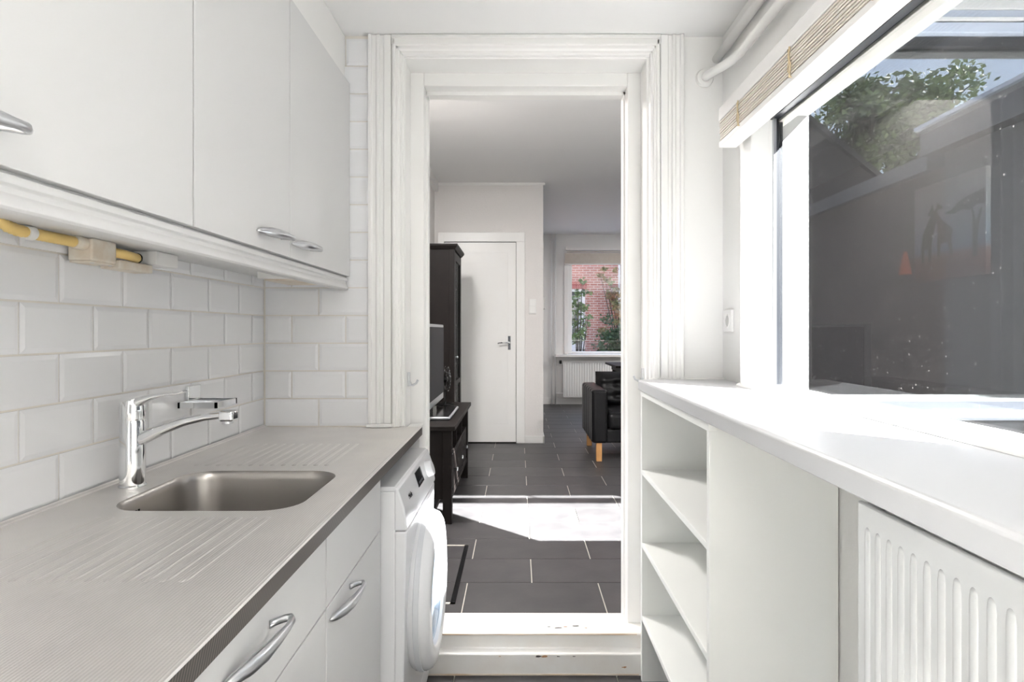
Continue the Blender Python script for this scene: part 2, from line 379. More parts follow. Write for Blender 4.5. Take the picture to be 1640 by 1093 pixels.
# doorway: step, lining boards, casings --------------------------------
st = MB(); st.prism([(2.268, 0), (2.268, 0.079), (2.305, 0.083), (2.306, 0.134), (2.312, 0.140), (2.40, 0.134), (2.506, 0.124), (2.507, 0), (2.507, -0.10), (2.268, -0.10)], 'X', -0.43, 0.50)
step = struct('trim_step', st, STEP, bev=0.004)
box(-0.37, 0.455, 2.3035, 2.3065, 0.1325, 0.1375).build('sealant_line', RUSTL, step)
box(-0.40, 0.455, 2.2655, 2.2685, 0.0, 0.005).build('sealant_line', RUSTL, step)
def chip(x, y, z, r, up, seed):
    rr = random.Random(seed); n = 9; pts = []
    for i in range(n):
        a = 2*math.pi*i/n; q = r*rr.uniform(.45, 1.1); pts.append((x+q*1.8*math.cos(a), q*.55*math.sin(a)))
    m = MB()
    if up: m.add([(px, y+py, z+e-py*.09) for e in (0, .0008) for px, py in pts], [tuple(range(n)), tuple(range(n, 2*n))]+[(i, (i+1) % n, n+(i+1) % n, n+i) for i in range(n)])
    else: m.add([(px, y-e, z+py) for e in (0, .0008) for px, py in pts], [tuple(range(n)), tuple(range(n, 2*n))]+[(i, (i+1) % n, n+(i+1) % n, n+i) for i in range(n)])
    m.build('paint_chip', RUST if seed % 2 else CHIPD, step)
for k, (x, r) in enumerate(((0.155, .010), (0.185, .006), (0.225, .007), (0.265, .004), (0.12, .005))): chip(x, 2.350+.008*(k % 3), 0.1378, r, True, k)
for k, (x, r) in enumerate(((0.075, .007), (0.10, .009), (0.15, .004), (-0.07, .003), (0.21, .004), (0.40, .006))): chip(x, 2.2678, 0.071 if k < 5 else 0.03, r, False, k+20)
tl = struct_empty('trim_1', (0.03, 2.40, 0.12))
box(-0.432, -0.376, 2.40, 2.506, LZ, 2.337).build('lining_board', GLOSSP, tl, bev=0.003)
box(0.436, 0.502, 2.40, 2.506, LZ, 2.337).build('lining_board', GLOSSP, tl, bev=0.003)
box(-0.376, 0.436, 2.40, 2.506, 2.277, 2.337).build('lining_board', GLOSSP, tl, bev=0.003)
# rebate stops deeper in the opening
box(-0.384, -0.369, 2.455, 2.506, LZ, 2.277).build('door_stop', GLOSSP, tl, bev=0.002)
box(0.428, 0.444, 2.455, 2.506, LZ, 2.277).build('door_stop', GLOSSP, tl, bev=0.002)
box(-0.384, 0.444, 2.455, 2.506, 2.262, 2.28).build('door_stop', GLOSSP, tl, bev=0.002)
# fluted outer casings
def fluted(x_out, sgn):
    prof = [(0, 0), (0, .030), (.011, .030), (.014, .022), (.028, .022), (.031, .027), (.041, .027), (.044, .018), (.055, .018), (.058, .023), (.084, .023), (.084, 0)]
    return [(x_out+sgn*u, YE-p) for u, p in prof]
t2 = struct_empty('trim_2', (-0.52, YE, 0.94)); MB().prism(fluted(-0.560, 1), 'Z', 0.952, ZC-0.002).build('casing_moulding', GLOSSP, t2, bev=0.0015)
MB().prism([(-0.566, YE), (-0.566, YE-.036), (-0.470, YE-.036), (-0.470, YE)], 'Z', 0.939, 0.952).build('casing_base', GLOSSP, t2, bev=0.003)
t3 = struct_empty('trim_3', (0.58, YE, 0.0)); MB().prism(fluted(0.6175, -1), 'Z', 0.0, ZC-0.002).build('casing_moulding', GLOSSP, t3, bev=0.0015)
# inner stepped moulding around the recess (left, right, head)
def inner_prof():  # (distance inward from outer edge, Y)
    return [(0, YE), (0, YE-.016), (.006, YE-.024), (.014, YE-.024), (.017, YE-.017), (.025, YE-.017), (.029, YE-.010), (.037, YE-.010), (.040, YE+0.004), (.048, YE+.010), (.048, YE+.05), (.046, YE+.13), (.030, YE+.13), (.030, YE)]
t4 = struct_empty('trim_4', (0.03, YE, 0.0))
MB().prism([(-0.476+u, y) for u, y in inner_prof()], 'Z', 0.939, 2.395).build('recess_moulding', GLOSSP, t4, bev=0.0012)
MB().prism([(0.534-u, y) for u, y in inner_prof()], 'Z', 0.085, 2.395).build('recess_moulding', GLOSSP, t4, bev=0.0012)
hp = [(YE, 2.408), (YE-.026, 2.408), (YE-.028, 2.398), (YE-.020, 2.396), (YE-.024, 2.388), (YE-.024, 2.372), (YE-.017, 2.369), (YE-.017, 2.358), (YE-.010, 2.352), (YE-.010, 2.344), (YE+.004, 2.340), (YE+.010, 2.331), (YE+.13, 2.329), (YE+.13, 2.345), (YE, 2.36)]
MB().prism(hp, 'X', -0.474, 0.532).build('head_moulding', GLOSSP, t4, bev=0.0012)
MB().box(-0.428, -0.376, 2.285, 2.398, 0.0, 0.93).build('recess_panel', GLOSSP, t4)

# ------------------------------------------------------------------ kitchen window (window_1)
win1 = struct_empty('window_1', (0.80, 1.33, 1.118))
Y0, Y1, ZB, ZT = 0.77, 1.856, 1.118, 1.955
# stepped bottom rail
bp_ = [(0.720, ZB), (0.722, ZB+.006), (0.730, ZB+.010), (0.742, ZB+.010), (0.745, ZB+.006), (0.752, ZB+.006), (0.757, ZB+.012), (0.795, ZB+.0135), (0.795, ZB+.016), (0.812, ZB+.016), (0.83, ZB+.004), (0.93, ZB-.02), (0.93, ZB-.06), (0.772, ZB-.06), (0.772, ZB)]
MB().prism(bp_, 'Y', 0.70, 1.99).build('bottom_rail', GLOSSP, win1, bev=0.0015)
# inside casing, far side and near side
cp = [(0.772, 1.992), (0.735, 1.992), (0.735, 1.965), (0.722, 1.955), (0.722, 1.915), (0.718, 1.910), (0.718, 1.858), (0.722, 1.8545), (0.772, 1.8545), (0.772, 1.99)]
MB().prism(cp, 'Z', ZB+.004, 2.00).build('casing_far', GLOSSP, win1, bev=0.0015)
MB().box(0.718, 0.772, 0.64, 0.772, ZB+.004, 2.00).build('casing_near', GLOSSP, win1, bev=0.003)
MB().box(0.766, 0.792, Y1, 1.93, ZB+.010, ZT+.03).build('stile_far', GLOSSP, win1, bev=0.002)
MB().box(0.766, 0.792, 0.74, 0.772, ZB+.010, ZT+.03).build('stile_near', GLOSSP, win1, bev=0.002)
MB().box(0.784, 0.792, Y1-0.012, Y1, ZB+.012, ZT).build('glazing_bead', SILVER, win1)
MB().box(0.792, 0.815, Y1-0.004, 1.93, ZB, ZT+.03).build('outer_stile_far', DKALU, win1)
MB().box(0.792, 0.815, 0.74, 0.772, ZB, ZT+.03).build('outer_stile_near', DKALU, win1)
MB().box(0.700, 0.792, 0.64, 1.992, ZT+.004, 2.00).build('head_lining', GLOSSP, win1, bev=0.002)
MB().box(0.778, 0.802, 0.74, 1.93, ZT-.004, ZT+.004).build('head_gasket', DKALU, win1)
MB().box(0.802, 0.835, 0.70, 1.95, ZT-.012, 2.01).build('outer_head', CREAMF, win1, bev=0.002)
MB().box(0.800, 0.804, 0.772, Y1, ZB+.010, ZT).build('pane', GLASS_K, win1)
# window ledge over the bookcase and the radiator
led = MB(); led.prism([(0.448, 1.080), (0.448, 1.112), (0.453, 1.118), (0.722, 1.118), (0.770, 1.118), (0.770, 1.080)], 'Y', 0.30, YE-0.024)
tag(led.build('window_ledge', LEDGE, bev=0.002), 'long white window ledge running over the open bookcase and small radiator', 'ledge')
box(0.50, 0.77, YE-0.024, YE-0.001, 1.08, 1.123).build('trim_5', GLOSSP, bev=0.002)['kind'] = 'structure'

# ------------------------------------------------------------------ wooden blind over the kitchen window
bl = thing('window_blind', 'whitewashed wooden venetian blind pulled up over the large right window beside the pipes', 'blind', (0.68, 1.30, 1.89))
box(0.650, 0.716, 0.55, 1.952, 1.978, 2.022).build('headrail', BLINDW, bl, bev=0.003)
for k in range(8):
    z = 1.9145+k*0.0079; d = random.uniform(-.0018, .0018)
    box(0.652+d, 0.704+d, 0.56, 1.945+random.uniform(-.004, .003), z, z+0.0050).build('slat', BLIND, bl)
box(0.650, 0.706, 0.56, 1.948, 1.893, 1.911).build('bottom_rail', BLINDW, bl, bev=0.002)
for y in (1.775, 1.438, 1.10, 0.78):
    cd = MB(); cd.tube([(0.6485, y, 1.980), (0.6475, y+.004, 1.955), (0.648, y-.006, 1.935), (0.6478, y, 1.905)], 0.0022, 6)
    cd.tube([(0.648, y+.008, 1.976), (0.646, y-.004, 1.950), (0.6465, y+.006, 1.925), (0.648, y-.010, 1.902)], 0.0016, 6)
    cd.build('ladder_cord', CORD, bl, smooth=True)

# ------------------------------------------------------------------ heating pipes under the ceiling
def arc(pts): return pts
p1 = thing('heating_pipe', 'white painted heating pipe bending into the end wall with a round collar', 'pipe', (0.702, YE, 2.25))
MB().tube([(0.702, YE, 2.252), (0.703, 2.235, 2.250), (0.708, 2.20, 2.245), (0.722, 2.13, 2.236), (0.734, 2.07, 2.230), (0.740, 2.00, 2.228), (0.740, 1.9, 2.228), (0.740, 0.3, 2.228), (0.74, -1.5, 2.228)], 0.016, 14).build('pipe', GLOSSP, p1, smooth=True)
MB().lathe((0.702, YE-0.001, 2.252), [(0.018, -.016), (0.030, -.013), (0.034, -.004), (0.034, 0.0)], 'Y', 24).build('collar', GLOSSP, p1, smooth='auto')
p2 = MB().tube([(0.748, YE, 2.325), (0.748, 1.5, 2.322), (0.746, -1.5, 2.318)], 0.016, 14).build('heating_pipe', GLOSSP, smooth=True)
tag(p2, 'straight white heating pipe running highest along the ceiling corner', 'pipe')

# socket on the right wall
sk = thing('wall_socket', 'white wall socket at the far corner beside the large right window', 'socket', (XR, 2.19, 1.30))
box(XR-0.010, XR, 2.150, 2.230, 1.295, 1.377).build('cover_plate', WPLAST, sk, bev=0.003)
MB().lathe((XR-0.0101, 2.19, 1.336), [(0.021, 0.0), (0.024, -.004), (0.026, 0.0)], 'X', 24).build('socket_ring', WPLAST, sk, smooth='auto')
MB().lathe((XR-0.0101, 2.19, 1.336), [(0.020, 0.0), (0.020, -.0006), (0.0, -.0006)], 'X', 24).build('socket_well', SOCKD, sk)

# coat hooks on the door lining
def coat_hook(x, sg, y, z, label):
    h = thing('coat_hook', label, 'hook', (x, y, z), 'chrome hooks by the doorway')
    box(min(x, x+sg*.007), max(x, x+sg*.007), y-.011, y+.011, z-.027, z+.027).build('back_plate', SATIN, h, bev=0.0015)
    box(min(x+sg*.007, x+sg*.012), max(x+sg*.007, x+sg*.012), y-.006, y+.006, z-.027, z-.012).build('hook_root', SATIN, h, bev=0.001)
    MB().tube([(x+sg*.008, y, z-.022), (x+sg*.020, y, z-.023), (x+sg*.032, y, z-.016), (x+sg*.038, y, z-.003)], [.0045, .0045, .004, .004], 8).build('hook_arm', SATIN, h, smooth=True)
coat_hook(-0.428, 1, 2.335, 1.112, 'chrome coat hook on the left door casing above the worktop end')
coat_hook(0.486, -1, 2.335, 1.128, 'chrome coat hook on the right door casing just above the window ledge')

# ------------------------------------------------------------------ bookcase under the ledge
bc = thing('bookcase', 'white open bookcase with three shelves under the window ledge', 'bookcase', (0.61, 1.85, 0.0))
box(0.457, 0.768, 1.441, 1.459, 0.0, 1.0798).build('side_panel', SHELF, bc, bev=0.0015)
box(0.457, 0.768, 2.224, 2.242, 0.0, 1.0798).build('side_panel', SHELF, bc, bev=0.0015)
box(0.455, 0.475, 1.4395, 2.242, 1.058, 1.0797).build('top_rail', SHELF, bc, bev=0.0015)
box(0.755, 0.768, 1.459, 2.224, 0.235, 1.079).build('back_panel', SHELF, bc)
for z in (0.785, 0.516, 0.246): box(0.458, 0.757, 1.459, 2.224, z-.018, z).build('shelf', SHELF, bc, bev=0.0012)

# ------------------------------------------------------------------ kitchen radiator
ra = thing('radiator', 'small white ribbed panel radiator under the near end of the window ledge', 'radiator', (0.70, 0.97, 0.15))
box(0.664, 0.675, 0.775, 1.178, 0.17, 0.968).build('front_panel', RAD, ra, bev=0.004)
box(0.715, 0.726, 0.775, 1.178, 0.17, 0.968).build('rear_panel', RAD, ra, bev=0.004)
box(0.675, 0.715, 0.777, 0.783, 0.18, 0.965).build('side_cover', RAD, ra); box(0.675, 0.715, 1.170, 1.176, 0.18, 0.965).build('side_cover', RAD, ra)
box(0.726, 0.771, 0.85, 0.88, 0.30, 0.85).build('bracket', RAD, ra); box(0.726, 0.771, 1.07, 1.10, 0.30, 0.85).build('bracket', RAD, ra)
rib0 = None
for k in range(11):
    y = 0.810+k*0.0333
    pts = [(0.665, -.0105), (0.6625, -.0075), (0.6606, -.004), (0.6600, 0), (0.6606, .004), (0.6625, .0075), (0.665, .0105)]
    if rib0 is None:
        rm = MB(); secs = []
        for z, s in ((0.20, 0.15), (0.207, 0.7), (0.220, 1), (0.905, 1), (0.918, 0.7), (0.926, 0.15)):
            secs.append([(0.665-(0.665-px)*s, y+py*(0.5+0.5*s), z) for px, py in pts])
        rm.loft(secs); rib0 = rm.build('panel_rib', RAD, ra, smooth=True); r0 = y
    else: copy_at(rib0, ra, (0, y-r0, 0))

# ------------------------------------------------------------------ worktop with sink
wt = thing('worktop', 'stainless steel kitchen worktop with pressed drainer ridges and dark ribbed front edge', 'worktop', (-0.66, 1.3, 0.905))
ZW = 0.938; BX0, BX1, BY0, BY1, BR = -0.842, -0.452, 1.207, 1.552, 0.075
def rrect(x0, x1, y0, y1, r, n=8):
    pts = []
    for cx, cy, a0 in ((x1-r, y1-r, 0), (x0+r, y1-r, 90), (x0+r, y0+r, 180), (x1-r, y0+r, 270)):
        for k in range(n+1):
            a = math.radians(a0+90*k/n); pts.append((cx+r*math.cos(a), cy+r*math.sin(a)))
    return pts
# top sheet: ring between an outer rectangle (sampled along rays) and the basin hole
WX0, WX1, WY0, WY1 = XL+0.002, -0.362, -0.55, YE-0.002
hole = rrect(BX0, BX1, BY0, BY1, BR)
TX0, TX1, TY0, TY1 = -0.90, -0.40, 1.10, 1.66     # square patch around the basin
cx, cy = (BX0+BX1)/2, (BY0+BY1)/2
def to_patch(p):
    dx, dy = p[0]-cx, p[1]-cy; ts = []
    if abs(dx) > 1e-9: ts.append(((TX1 if dx > 0 else TX0)-cx)/dx)
    if abs(dy) > 1e-9: ts.append(((TY1 if dy > 0 else TY0)-cy)/dy)
    t = min(t for t in ts if t > 0); return (cx+dx*t, cy+dy*t)
sheet = MB(); N = len(hole)
outer = [to_patch(p) for p in hole]
corner = [(TX1, TY1), (TX0, TY1), (TX0, TY0), (TX1, TY0)]
for c in corner:   # snap nearest ring point to each corner so the patch is square
    k = min(range(N), key=lambda i: (outer[i][0]-c[0])**2+(outer[i][1]-c[1])**2); outer[k] = c
sheet.add([(x, y, ZW) for x, y in outer]+[(x, y, ZW) for x, y in hole], [(i, (i+1) % N, N+(i+1) % N, N+i) for i in range(N)])
for (a, b, c, d) in ((WX0+.03, TX0, TY0, TY1), (TX1, WX1-.012, TY0, TY1), (WX0+.03, WX1-.012, WY0, TY0), (WX0+.03, WX1-.012, TY1, WY1)):
    sheet.add([(a, c, ZW), (b, c, ZW), (b, d, ZW), (a, d, ZW)], [(0, 1, 2, 3)])
# rolled rim at the front and upstand at the wall
sheet.add([(WX1-.012, WY0, ZW), (WX1-.012, WY1, ZW), (WX1-.007, WY1, ZW+.0022), (WX1-.007, WY0, ZW+.0022), (WX1-.002, WY1, ZW+.0015), (WX1-.002, WY0, ZW+.0015), (WX1, WY1, ZW-.002), (WX1, WY0, ZW-.002)],
          [(0, 1, 2, 3), (3, 2, 4, 5), (5, 4, 6, 7)])
sheet.add([(WX0+.03, WY0, ZW), (WX0+.03, WY1, ZW), (WX0+.010, WY1, ZW+.002), (WX0+.010, WY0, ZW+.002), (WX0+.003, WY1, ZW+.010), (WX0+.003, WY0, ZW+.010)], [(0, 1, 2, 3), (3, 2, 4, 5)])
sh = sheet.build('steel_sheet', STEEL, wt)
for pgn in sh.data.polygons:
    if pgn.normal.z < 0: pgn.flip()
box(WX0+.02, TX0+.02, WY0, WY1, 0.908, ZW-.003).build('core_board', EDGE, wt)
box(TX1-.02, WX1-.004, WY0, WY1, 0.908, ZW-.003).build('core_board', EDGE, wt)
box(WX1-.004, WX1, WY0, WY1, 0.908, ZW-.0015).build('front_edge', RIBEDGE, wt, label='dark ribbed front edge strip')
# bowl
bw = MB(); secs = []
for ins, z, r in ((0.0, ZW, BR), (.003, ZW-.004, BR), (.006, ZW-.02, BR), (.010, ZW-.11, BR), (.016, ZW-.138, BR), (.032, ZW-.152, BR), (.06, ZW-.155, BR-.02), (.155, ZW-.158, 0.02)):
    secs.append([(x, y, z) for x, y in rrect(BX0+ins, BX1-ins, BY0+ins, BY1-ins, max(r, 0.012))])
bw.loft(secs, cap=False); n = len(secs[0]); bw.f.append(tuple(range(len(bw.v)-n, len(bw.v))))
bo = bw.build('sink_bowl', BOWL, wt, smooth=True, label='brushed steel sink bowl with rounded corners')
for pgn in bo.data.polygons:
    pass
bmx = bmesh.new(); bmx.from_mesh(bo.data); bmesh.ops.reverse_faces(bmx, faces=[f for f in bmx.faces if (f.calc_center_median()-Vector((cx, cy, ZW-.05))+Vector(wt.location)).dot(f.normal) > 0]); bmx.to_mesh(bo.data); bmx.free()
MB().lathe((cx, cy, ZW-.158), [(0.042, .001), (0.042, .004), (0.034, .004), (0.030, .001), (0.0, .001)], 'Z', 24).build('drain', CHROME, bo, smooth='auto')
for k in range(5):
    box(BX0+.0075, BX0+.0095, BY0+.072+k*.010, BY0+.0765+k*.010, ZW-.060, ZW-.030).build('overflow_slot', BLACKG, bo)
# drainer ridges, near and far panel
def ridges(xa, xb, ya, yb, n, skew):
    first = None
    for k in range(n):
        x = xa+(xb-xa)*k/(n-1)
        if first is None:
            m = MB(); secs = []
            for y, s in ((ya, 0.1), (ya+.02, 1), (yb-.02, 1), (yb, 0.1)):
                secs.append([(x+u*.0095, y, ZW-.0006+hh*.0018*s) for u, hh in ((-1, 0), (-.6, .6), (-.25, 1), (.25, 1), (.6, .6), (1, 0))])
            m.loft(secs); first = m.build('drain_ridge', STEEL, wt, smooth=True); f0 = x
        else: copy_at(first, wt, (x-f0, 0, 0))
ridges(-0.815, -0.485, 0.86, 1.175, 13, 0); ridges(-0.865, -0.515, 1.605, 1.93, 13, 0)

# ------------------------------------------------------------------ mixer tap
tp = thing('mixer_tap', 'chrome single lever mixer tap standing behind the sink bowl', 'tap', (-0.898, 1.40, ZW))
tx, ty = -0.898, 1.40
MB().lathe((tx, ty, ZW), [(0.029, 0.0), (0.029, 0.003), (0.0265, 0.006), (0.0265, 0.150), (0.0250, 0.1535), (0.0250, 0.155)], 'Z', 32).build('body', CHROME, tp, smooth='auto')
def sect(x, y, z, hw, hh, tx_, n=16, e=2.8):
    """rounded-rectangle section facing direction tx_ (unit vector in XZ)"""
    up = Vector((-tx_[1], 0, tx_[0])); sd = Vector((0, 1, 0)); out = []
    for i in range(n):
        a = 2*math.pi*i/n; c, s_ = math.cos(a), math.sin(a)
        c = math.copysign(abs(c)**(2/e), c); s_ = math.copysign(abs(s_)**(2/e), s_)
        out.append(Vector((x, y, z))+sd*c*hw+up*s_*hh)
    return out
def sweep(path):
    secs = []
    for k, (x, z, hw, hh) in enumerate(path):
        a = path[max(k-1, 0)]; b = path[min(k+1, len(path)-1)]; d = Vector((b[0]-a[0], b[1]-a[1])).normalized()
        secs.append(sect(x, ty, z, hw, hh, d))
    return MB().loft(secs)
# spout
sweep([(tx+.005, 1.043, .016, .015), (tx+.030, 1.052, .0155, .0145), (tx+.070, 1.070, .0150, .0120), (tx+.120, 1.088, .0145, .0100), (tx+.170, 1.0995, .0140, .0088), (tx+.205, 1.1035, .0140, .0085), (tx+.222, 1.1045, .0140, .0085)]).build('spout', CHROME, tp, smooth='auto')
sp_o = box(tx+.206, tx+.240, ty-.0165, ty+.0165, 1.0895, 1.1155).build('spout_head', CHROME, tp, bev=0.006, seg=3)
MB().lathe((tx+.222, ty, 1.0905), [(0.0125, 0.0), (0.0125, -.006), (0.010, -.007), (0.010, -.004), (0, -.004)], 'Z', 20).build('aerator', SATIN, sp_o, smooth='auto')
# lever head + lever blade
lh = MB(); secs = []
for z, r, tilt in ((1.093, .0265, 0), (1.097, .0275, 0), (1.112, .0275, .10), (1.126, .0270, .20), (1.138, .0235, .32)):
    secs.append([(tx+r*math.cos(a)-.002*(z-1.093)/.04, ty+r*math.sin(a), z+tilt*r*math.cos(a)*.9) for a in [2*math.pi*i/28 for i in range(28)]])
lh.loft(secs); lho = lh.build('lever_head', CHROME, tp, smooth='auto')
sweep([(tx-.010, 1.123, .021, .012), (tx+.012, 1.132, .020, .013), (tx+.032, 1.142, .0175, .0085), (tx+.055, 1.1485, .0150, .0050), (tx+.085, 1.153, .0130, .0034), (tx+.108, 1.1545, .0125, .0032), (tx+.116, 1.157, .0120, .003), (tx+.122, 1.160, .010, .0022)]).build('lever', CHROME, tp, smooth='auto')

# ------------------------------------------------------------------ soap dish holder
sd = thing('soap_dish_holder', 'chrome square soap dish holder fixed to the left tiles beyond the tap', 'holder', (XL+.005, 1.73, 1.09))
box(XL+.001, XL+.012, 1.725, 1.790, 1.082, 1.140).build('wall_plate', CHROME, sd, bev=0.0015)
rg = MB()
for (a, b, c, d) in ((XL+.012, XL+.120, 1.668, 1.674), (XL+.012, XL+.120, 1.783, 1.789), (XL+.012, XL+.018, 1.668, 1.789), (XL+.114, XL+.120, 1.668, 1.789)): rg.box(a, b, c, d, 1.084, 1.100)
rg.build('ring_frame', CHROME, sd)
box(XL+.018, XL+.114, 1.674, 1.783, 1.0850, 1.0862).build('dish_plate', SATIN, sd)

# ------------------------------------------------------------------ handles
def handle(parent, xs, z, ya, yb, name='handle'):
    """bow handle on a face at x=xs that looks towards +X; thick foot at yb, slim tail end at ya"""
    L = yb-ya
    prof = [(1.00-.13, 0.0005, .0060), (1.00-.07, .008, .0058), (1.00-.015, .018, .0060), (1.0, .0255, .0064), (1.00-.05, .0305, .0066), (1.00-.17, .0320, .0066), (.62, .0300, .0095), (.42, .0260, .0122), (.24, .0190, .0120), (.10, .0105, .0090), (.02, .0040, .0048), (0.0, .0012, .0015)]
    MBt = MB().tube([(xs+o, ya+t*L, z-.006*(1-t)+.004) for t, o, r in prof], [r for _, _, r in prof], 10, 0.8)
    return MBt.build(name, SATIN, parent, smooth=True, label='satin metal bow handle')

# ------------------------------------------------------------------ base units below the worktop
XF = -0.385
def base_unit(ya, yb, label, front, top=0.906):
    u = thing('base_cabinet', label, 'cabinet', (-0.67, (ya+yb)/2, 0.0), 'kitchen base cabinets')
    box(XL+.003, XF-.020, ya, yb, 0.10, top).build('body', CABIN, u)
    box(XL+.05, XF-.07, ya, yb, 0.0, 0.10).build('plinth', CAB, u)
    for kind, z0, z1, hy0, hy1, hz in front:
        f = box(XF-.019, XF, ya+.0018, yb-.0018, z0+.0018, z1-.0018).build(kind, CAB, u, bev=0.0012)
        if hz: handle(f, XF, hz, hy0, hy1)
    return u
base_unit(0.607, 1.205, 'white drawer base cabinet nearest the camera under the steel worktop', [('drawer', 0.742, 0.905, 0.775, 0.952, 0.842), ('drawer', 0.42, 0.742, 0.81, 0.99, 0.66), ('drawer', 0.10, 0.42, 0.81, 0.99, 0.35)])
base_unit(1.207, 1.682, 'white sink base cabinet with door handle beside the washing machine', [('false_drawer', 0.742, 0.905, 0, 0, None), ('door', 0.10, 0.742, 1.225, 1.395, 0.712)], top=0.76)
base_unit(0.005, 0.605, 'white base cabinet under the near worktop end, out by the camera', [('drawer', 0.742, 0.905, 0.20, 0.38, 0.842), ('door', 0.10, 0.742, 0.40, 0.58, 0.70)])

# ------------------------------------------------------------------ wall cabinets
XU = -0.632
def wall_unit(ya, yb, label, hy):
    u = thing('wall_cabinet', label, 'cabinet', (-0.80, (ya+yb)/2, 1.50), 'white wall cabinets')
    box(XL+.004, XU-.019, ya, yb, 1.497, 2.226).build('body', CAB, u)
    d = box(XU-.018, XU, ya+.0015, yb-.0015, 1.503, 2.226).build('door', CAB, u, bev=0.0012)
    handle(d, XU, 1.545, hy[0], hy[1])
wall_unit(0.572, 1.170, 'white wall cabinet nearest the camera, above the yellow conduit', (0.585, 0.745))
wall_unit(1.172, 1.664, 'middle white wall cabinet with its handle at the far lower corner', (1.45, 1.622))
wall_unit(1.665, 2.258, 'white wall cabinet touching the tiled end wall', (1.675, 1.845))
pel = MB(); pp = [(-0.640, 1.497), (-0.640, 1.486), (-0.645, 1.482), (-0.645, 1.474), (-0.6405, 1.470), (-0.637, 1.462), (-0.6365, 1.456), (-0.641, 1.452), (-0.668, 1.452), (-0.668, 1.458), (-0.658, 1.470), (-0.658, 1.497)]
pel.prism(pp, 'Y', 0.30, 2.253); tag(pel.build('light_pelmet', CAB, smooth='auto', bev=0.001), 'moulded white pelmet strip under the row of wall cabinets', 'pelmet')
struct('trim_bulkhead', box(XL+.004, -0.652, 0.25, YE-.008, 2.228, ZC-.001), PAINT, bev=0.002)

# ------------------------------------------------------------------ conduits and junction boxes under the wall cabinets
def corrugated(pts, r, pitch=0.0095):
    pts = [Vector(p) for p in pts]; out = []; rs = []
    for a, b in zip(pts, pts[1:]):
        L = (b-a).length; n = max(2, int(L/pitch*2))
        for k in range(n): out.append(a+(b-a)*k/n)
    out.append(pts[-1])
    rs = [r if k % 2 == 0 else r*0.74 for k in range(len(out))]
    return MB().tube(out, rs, 12)
XW = XL+.006
c1 = thing('electrical_conduit', 'yellow corrugated conduit bending along the wall left of the junction box', 'conduit', (XW+.03, 1.17, 1.48))
corrugated([(XW+.034, 1.02, 1.508), (XW+.034, 1.050, 1.500), (XW+.034, 1.075, 1.4885), (XW+.034, 1.10, 1.4840), (XW+.034, 1.15, 1.4835), (XW+.034, 1.262, 1.4835)], 0.0115).build('corrugated_tube', YELLOW, c1, smooth=True)
MB().lathe((XW+.034, 1.118, 1.4835), [(0.0125, 0), (0.0135, .002), (0.0135, .016), (0.0125, .018)], 'Y', 16).build('collar', WPLAST, c1, smooth='auto')
MB().lathe((XW+.034, 1.240, 1.4835), [(0.0125, 0), (0.0140, .002), (0.0140, .026), (0.012, .030)], 'Y', 16).build('end_socket', IVORY, c1, smooth='auto')
j1 = thing('junction_box', 'larger ivory junction box with two screws under the wall cabinets', 'junction box', (XW+.02, 1.31, 1.45))
box(XW, XW+.052, 1.268, 1.347, 1.449, 1.4965).build('housing', IVORY, j1, bev=0.004)
box(XW+.002, XW+.050, 1.270, 1.345, 1.4445, 1.4490).build('lid', IVORY, j1, bev=0.0015)
for y in (1.279, 1.336): MB().lathe((XW+.044, y, 1.4445), [(0.004, 0), (0.004, -.0012), (0, -.0012)], 'Z', 10).build('screw', SATIN, j1)
c2 = thing('electrical_conduit', 'short smooth yellow conduit stub between the two ivory boxes', 'conduit', (XW+.04, 1.41, 1.47))
MB().tube([(XW+.040, 1.347, 1.476), (XW+.040, 1.39, 1.476), (XW+.040, 1.436, 1.473)], 0.011, 14).build('tube', YELLOW, c2, smooth=True)
MB().lathe((XW+.040, 1.436, 1.473), [(0.0115, 0), (0.0122, .001), (0.0122, .004), (0.009, .005)], 'Y', 14).build('end_ring', BLACKG, c2, smooth='auto')
j2 = thing('junction_box', 'smaller stained ivory terminal box beyond the yellow stub', 'junction box', (XW+.02, 1.47, 1.45))
box(XW, XW+.046, 1.366, 1.490, 1.441, 1.462).build('housing', IVORY, j2, bev=0.003)
box(XW+.004, XW+.060, 1.480, 1.575, 1.4625, 1.4965).build('terminal_cover', WPLAST, j2, bev=0.002)
ul = thing('cabinet_light', 'slim white light fitting under the far wall cabinet', 'light fitting', (-0.80, 2.12, 1.46))
box(-0.86, -0.70, 1.98, 2.235, 1.472, 1.4965).build('housing', WPLAST, ul, bev=0.003)
box(-0.845, -0.715, 2.0, 2.21, 1.4675, 1.4721).build('diffuser', IVORY, ul, bev=0.001)

# ------------------------------------------------------------------ washing machine
wm = thing('washing_machine', 'white front loading washing machine with round porthole door beside the step', 'washing machine', (-0.62, 1.98, 0.0))
MY0, MY1, MX = 1.692, 2.262, -0.335
box(XL+.08, MX-.012, MY0+.002, MY1-.002, 0.02, 0.846).build('body', APPL, wm, bev=0.004)
MB().prism([(XL+.08, .846), (MX-.014, .846), (MX-.008, .852), (MX-.012, .860), (XL+.08, .860)], 'Y', MY0, MY1).build('top_plate', APPL, wm, bev=0.003)
fp = MB().prism([(MX-.014, .735), (MX+.021, .735), (MX+.022, .745), (MX+.014, .800), (MX-.004, .855), (MX-.014, .857)], 'Y', MY0, MY1).build('control_panel', APPL, wm, bev=0.006, seg=3)
MB().prism([(MX-.014, .10), (MX+.004, .10), (MX+.012, .30), (MX+.0165, .60), (MX+.020, .733), (MX-.014, .733)], 'Y', MY0, MY1).build('front_panel', APPL, wm, bev=0.006, seg=3)
MB().box(MX-.012, MX+.002, MY0, MY1, 0.02, 0.098).build('plinth_flap', APPL, wm, bev=0.003)
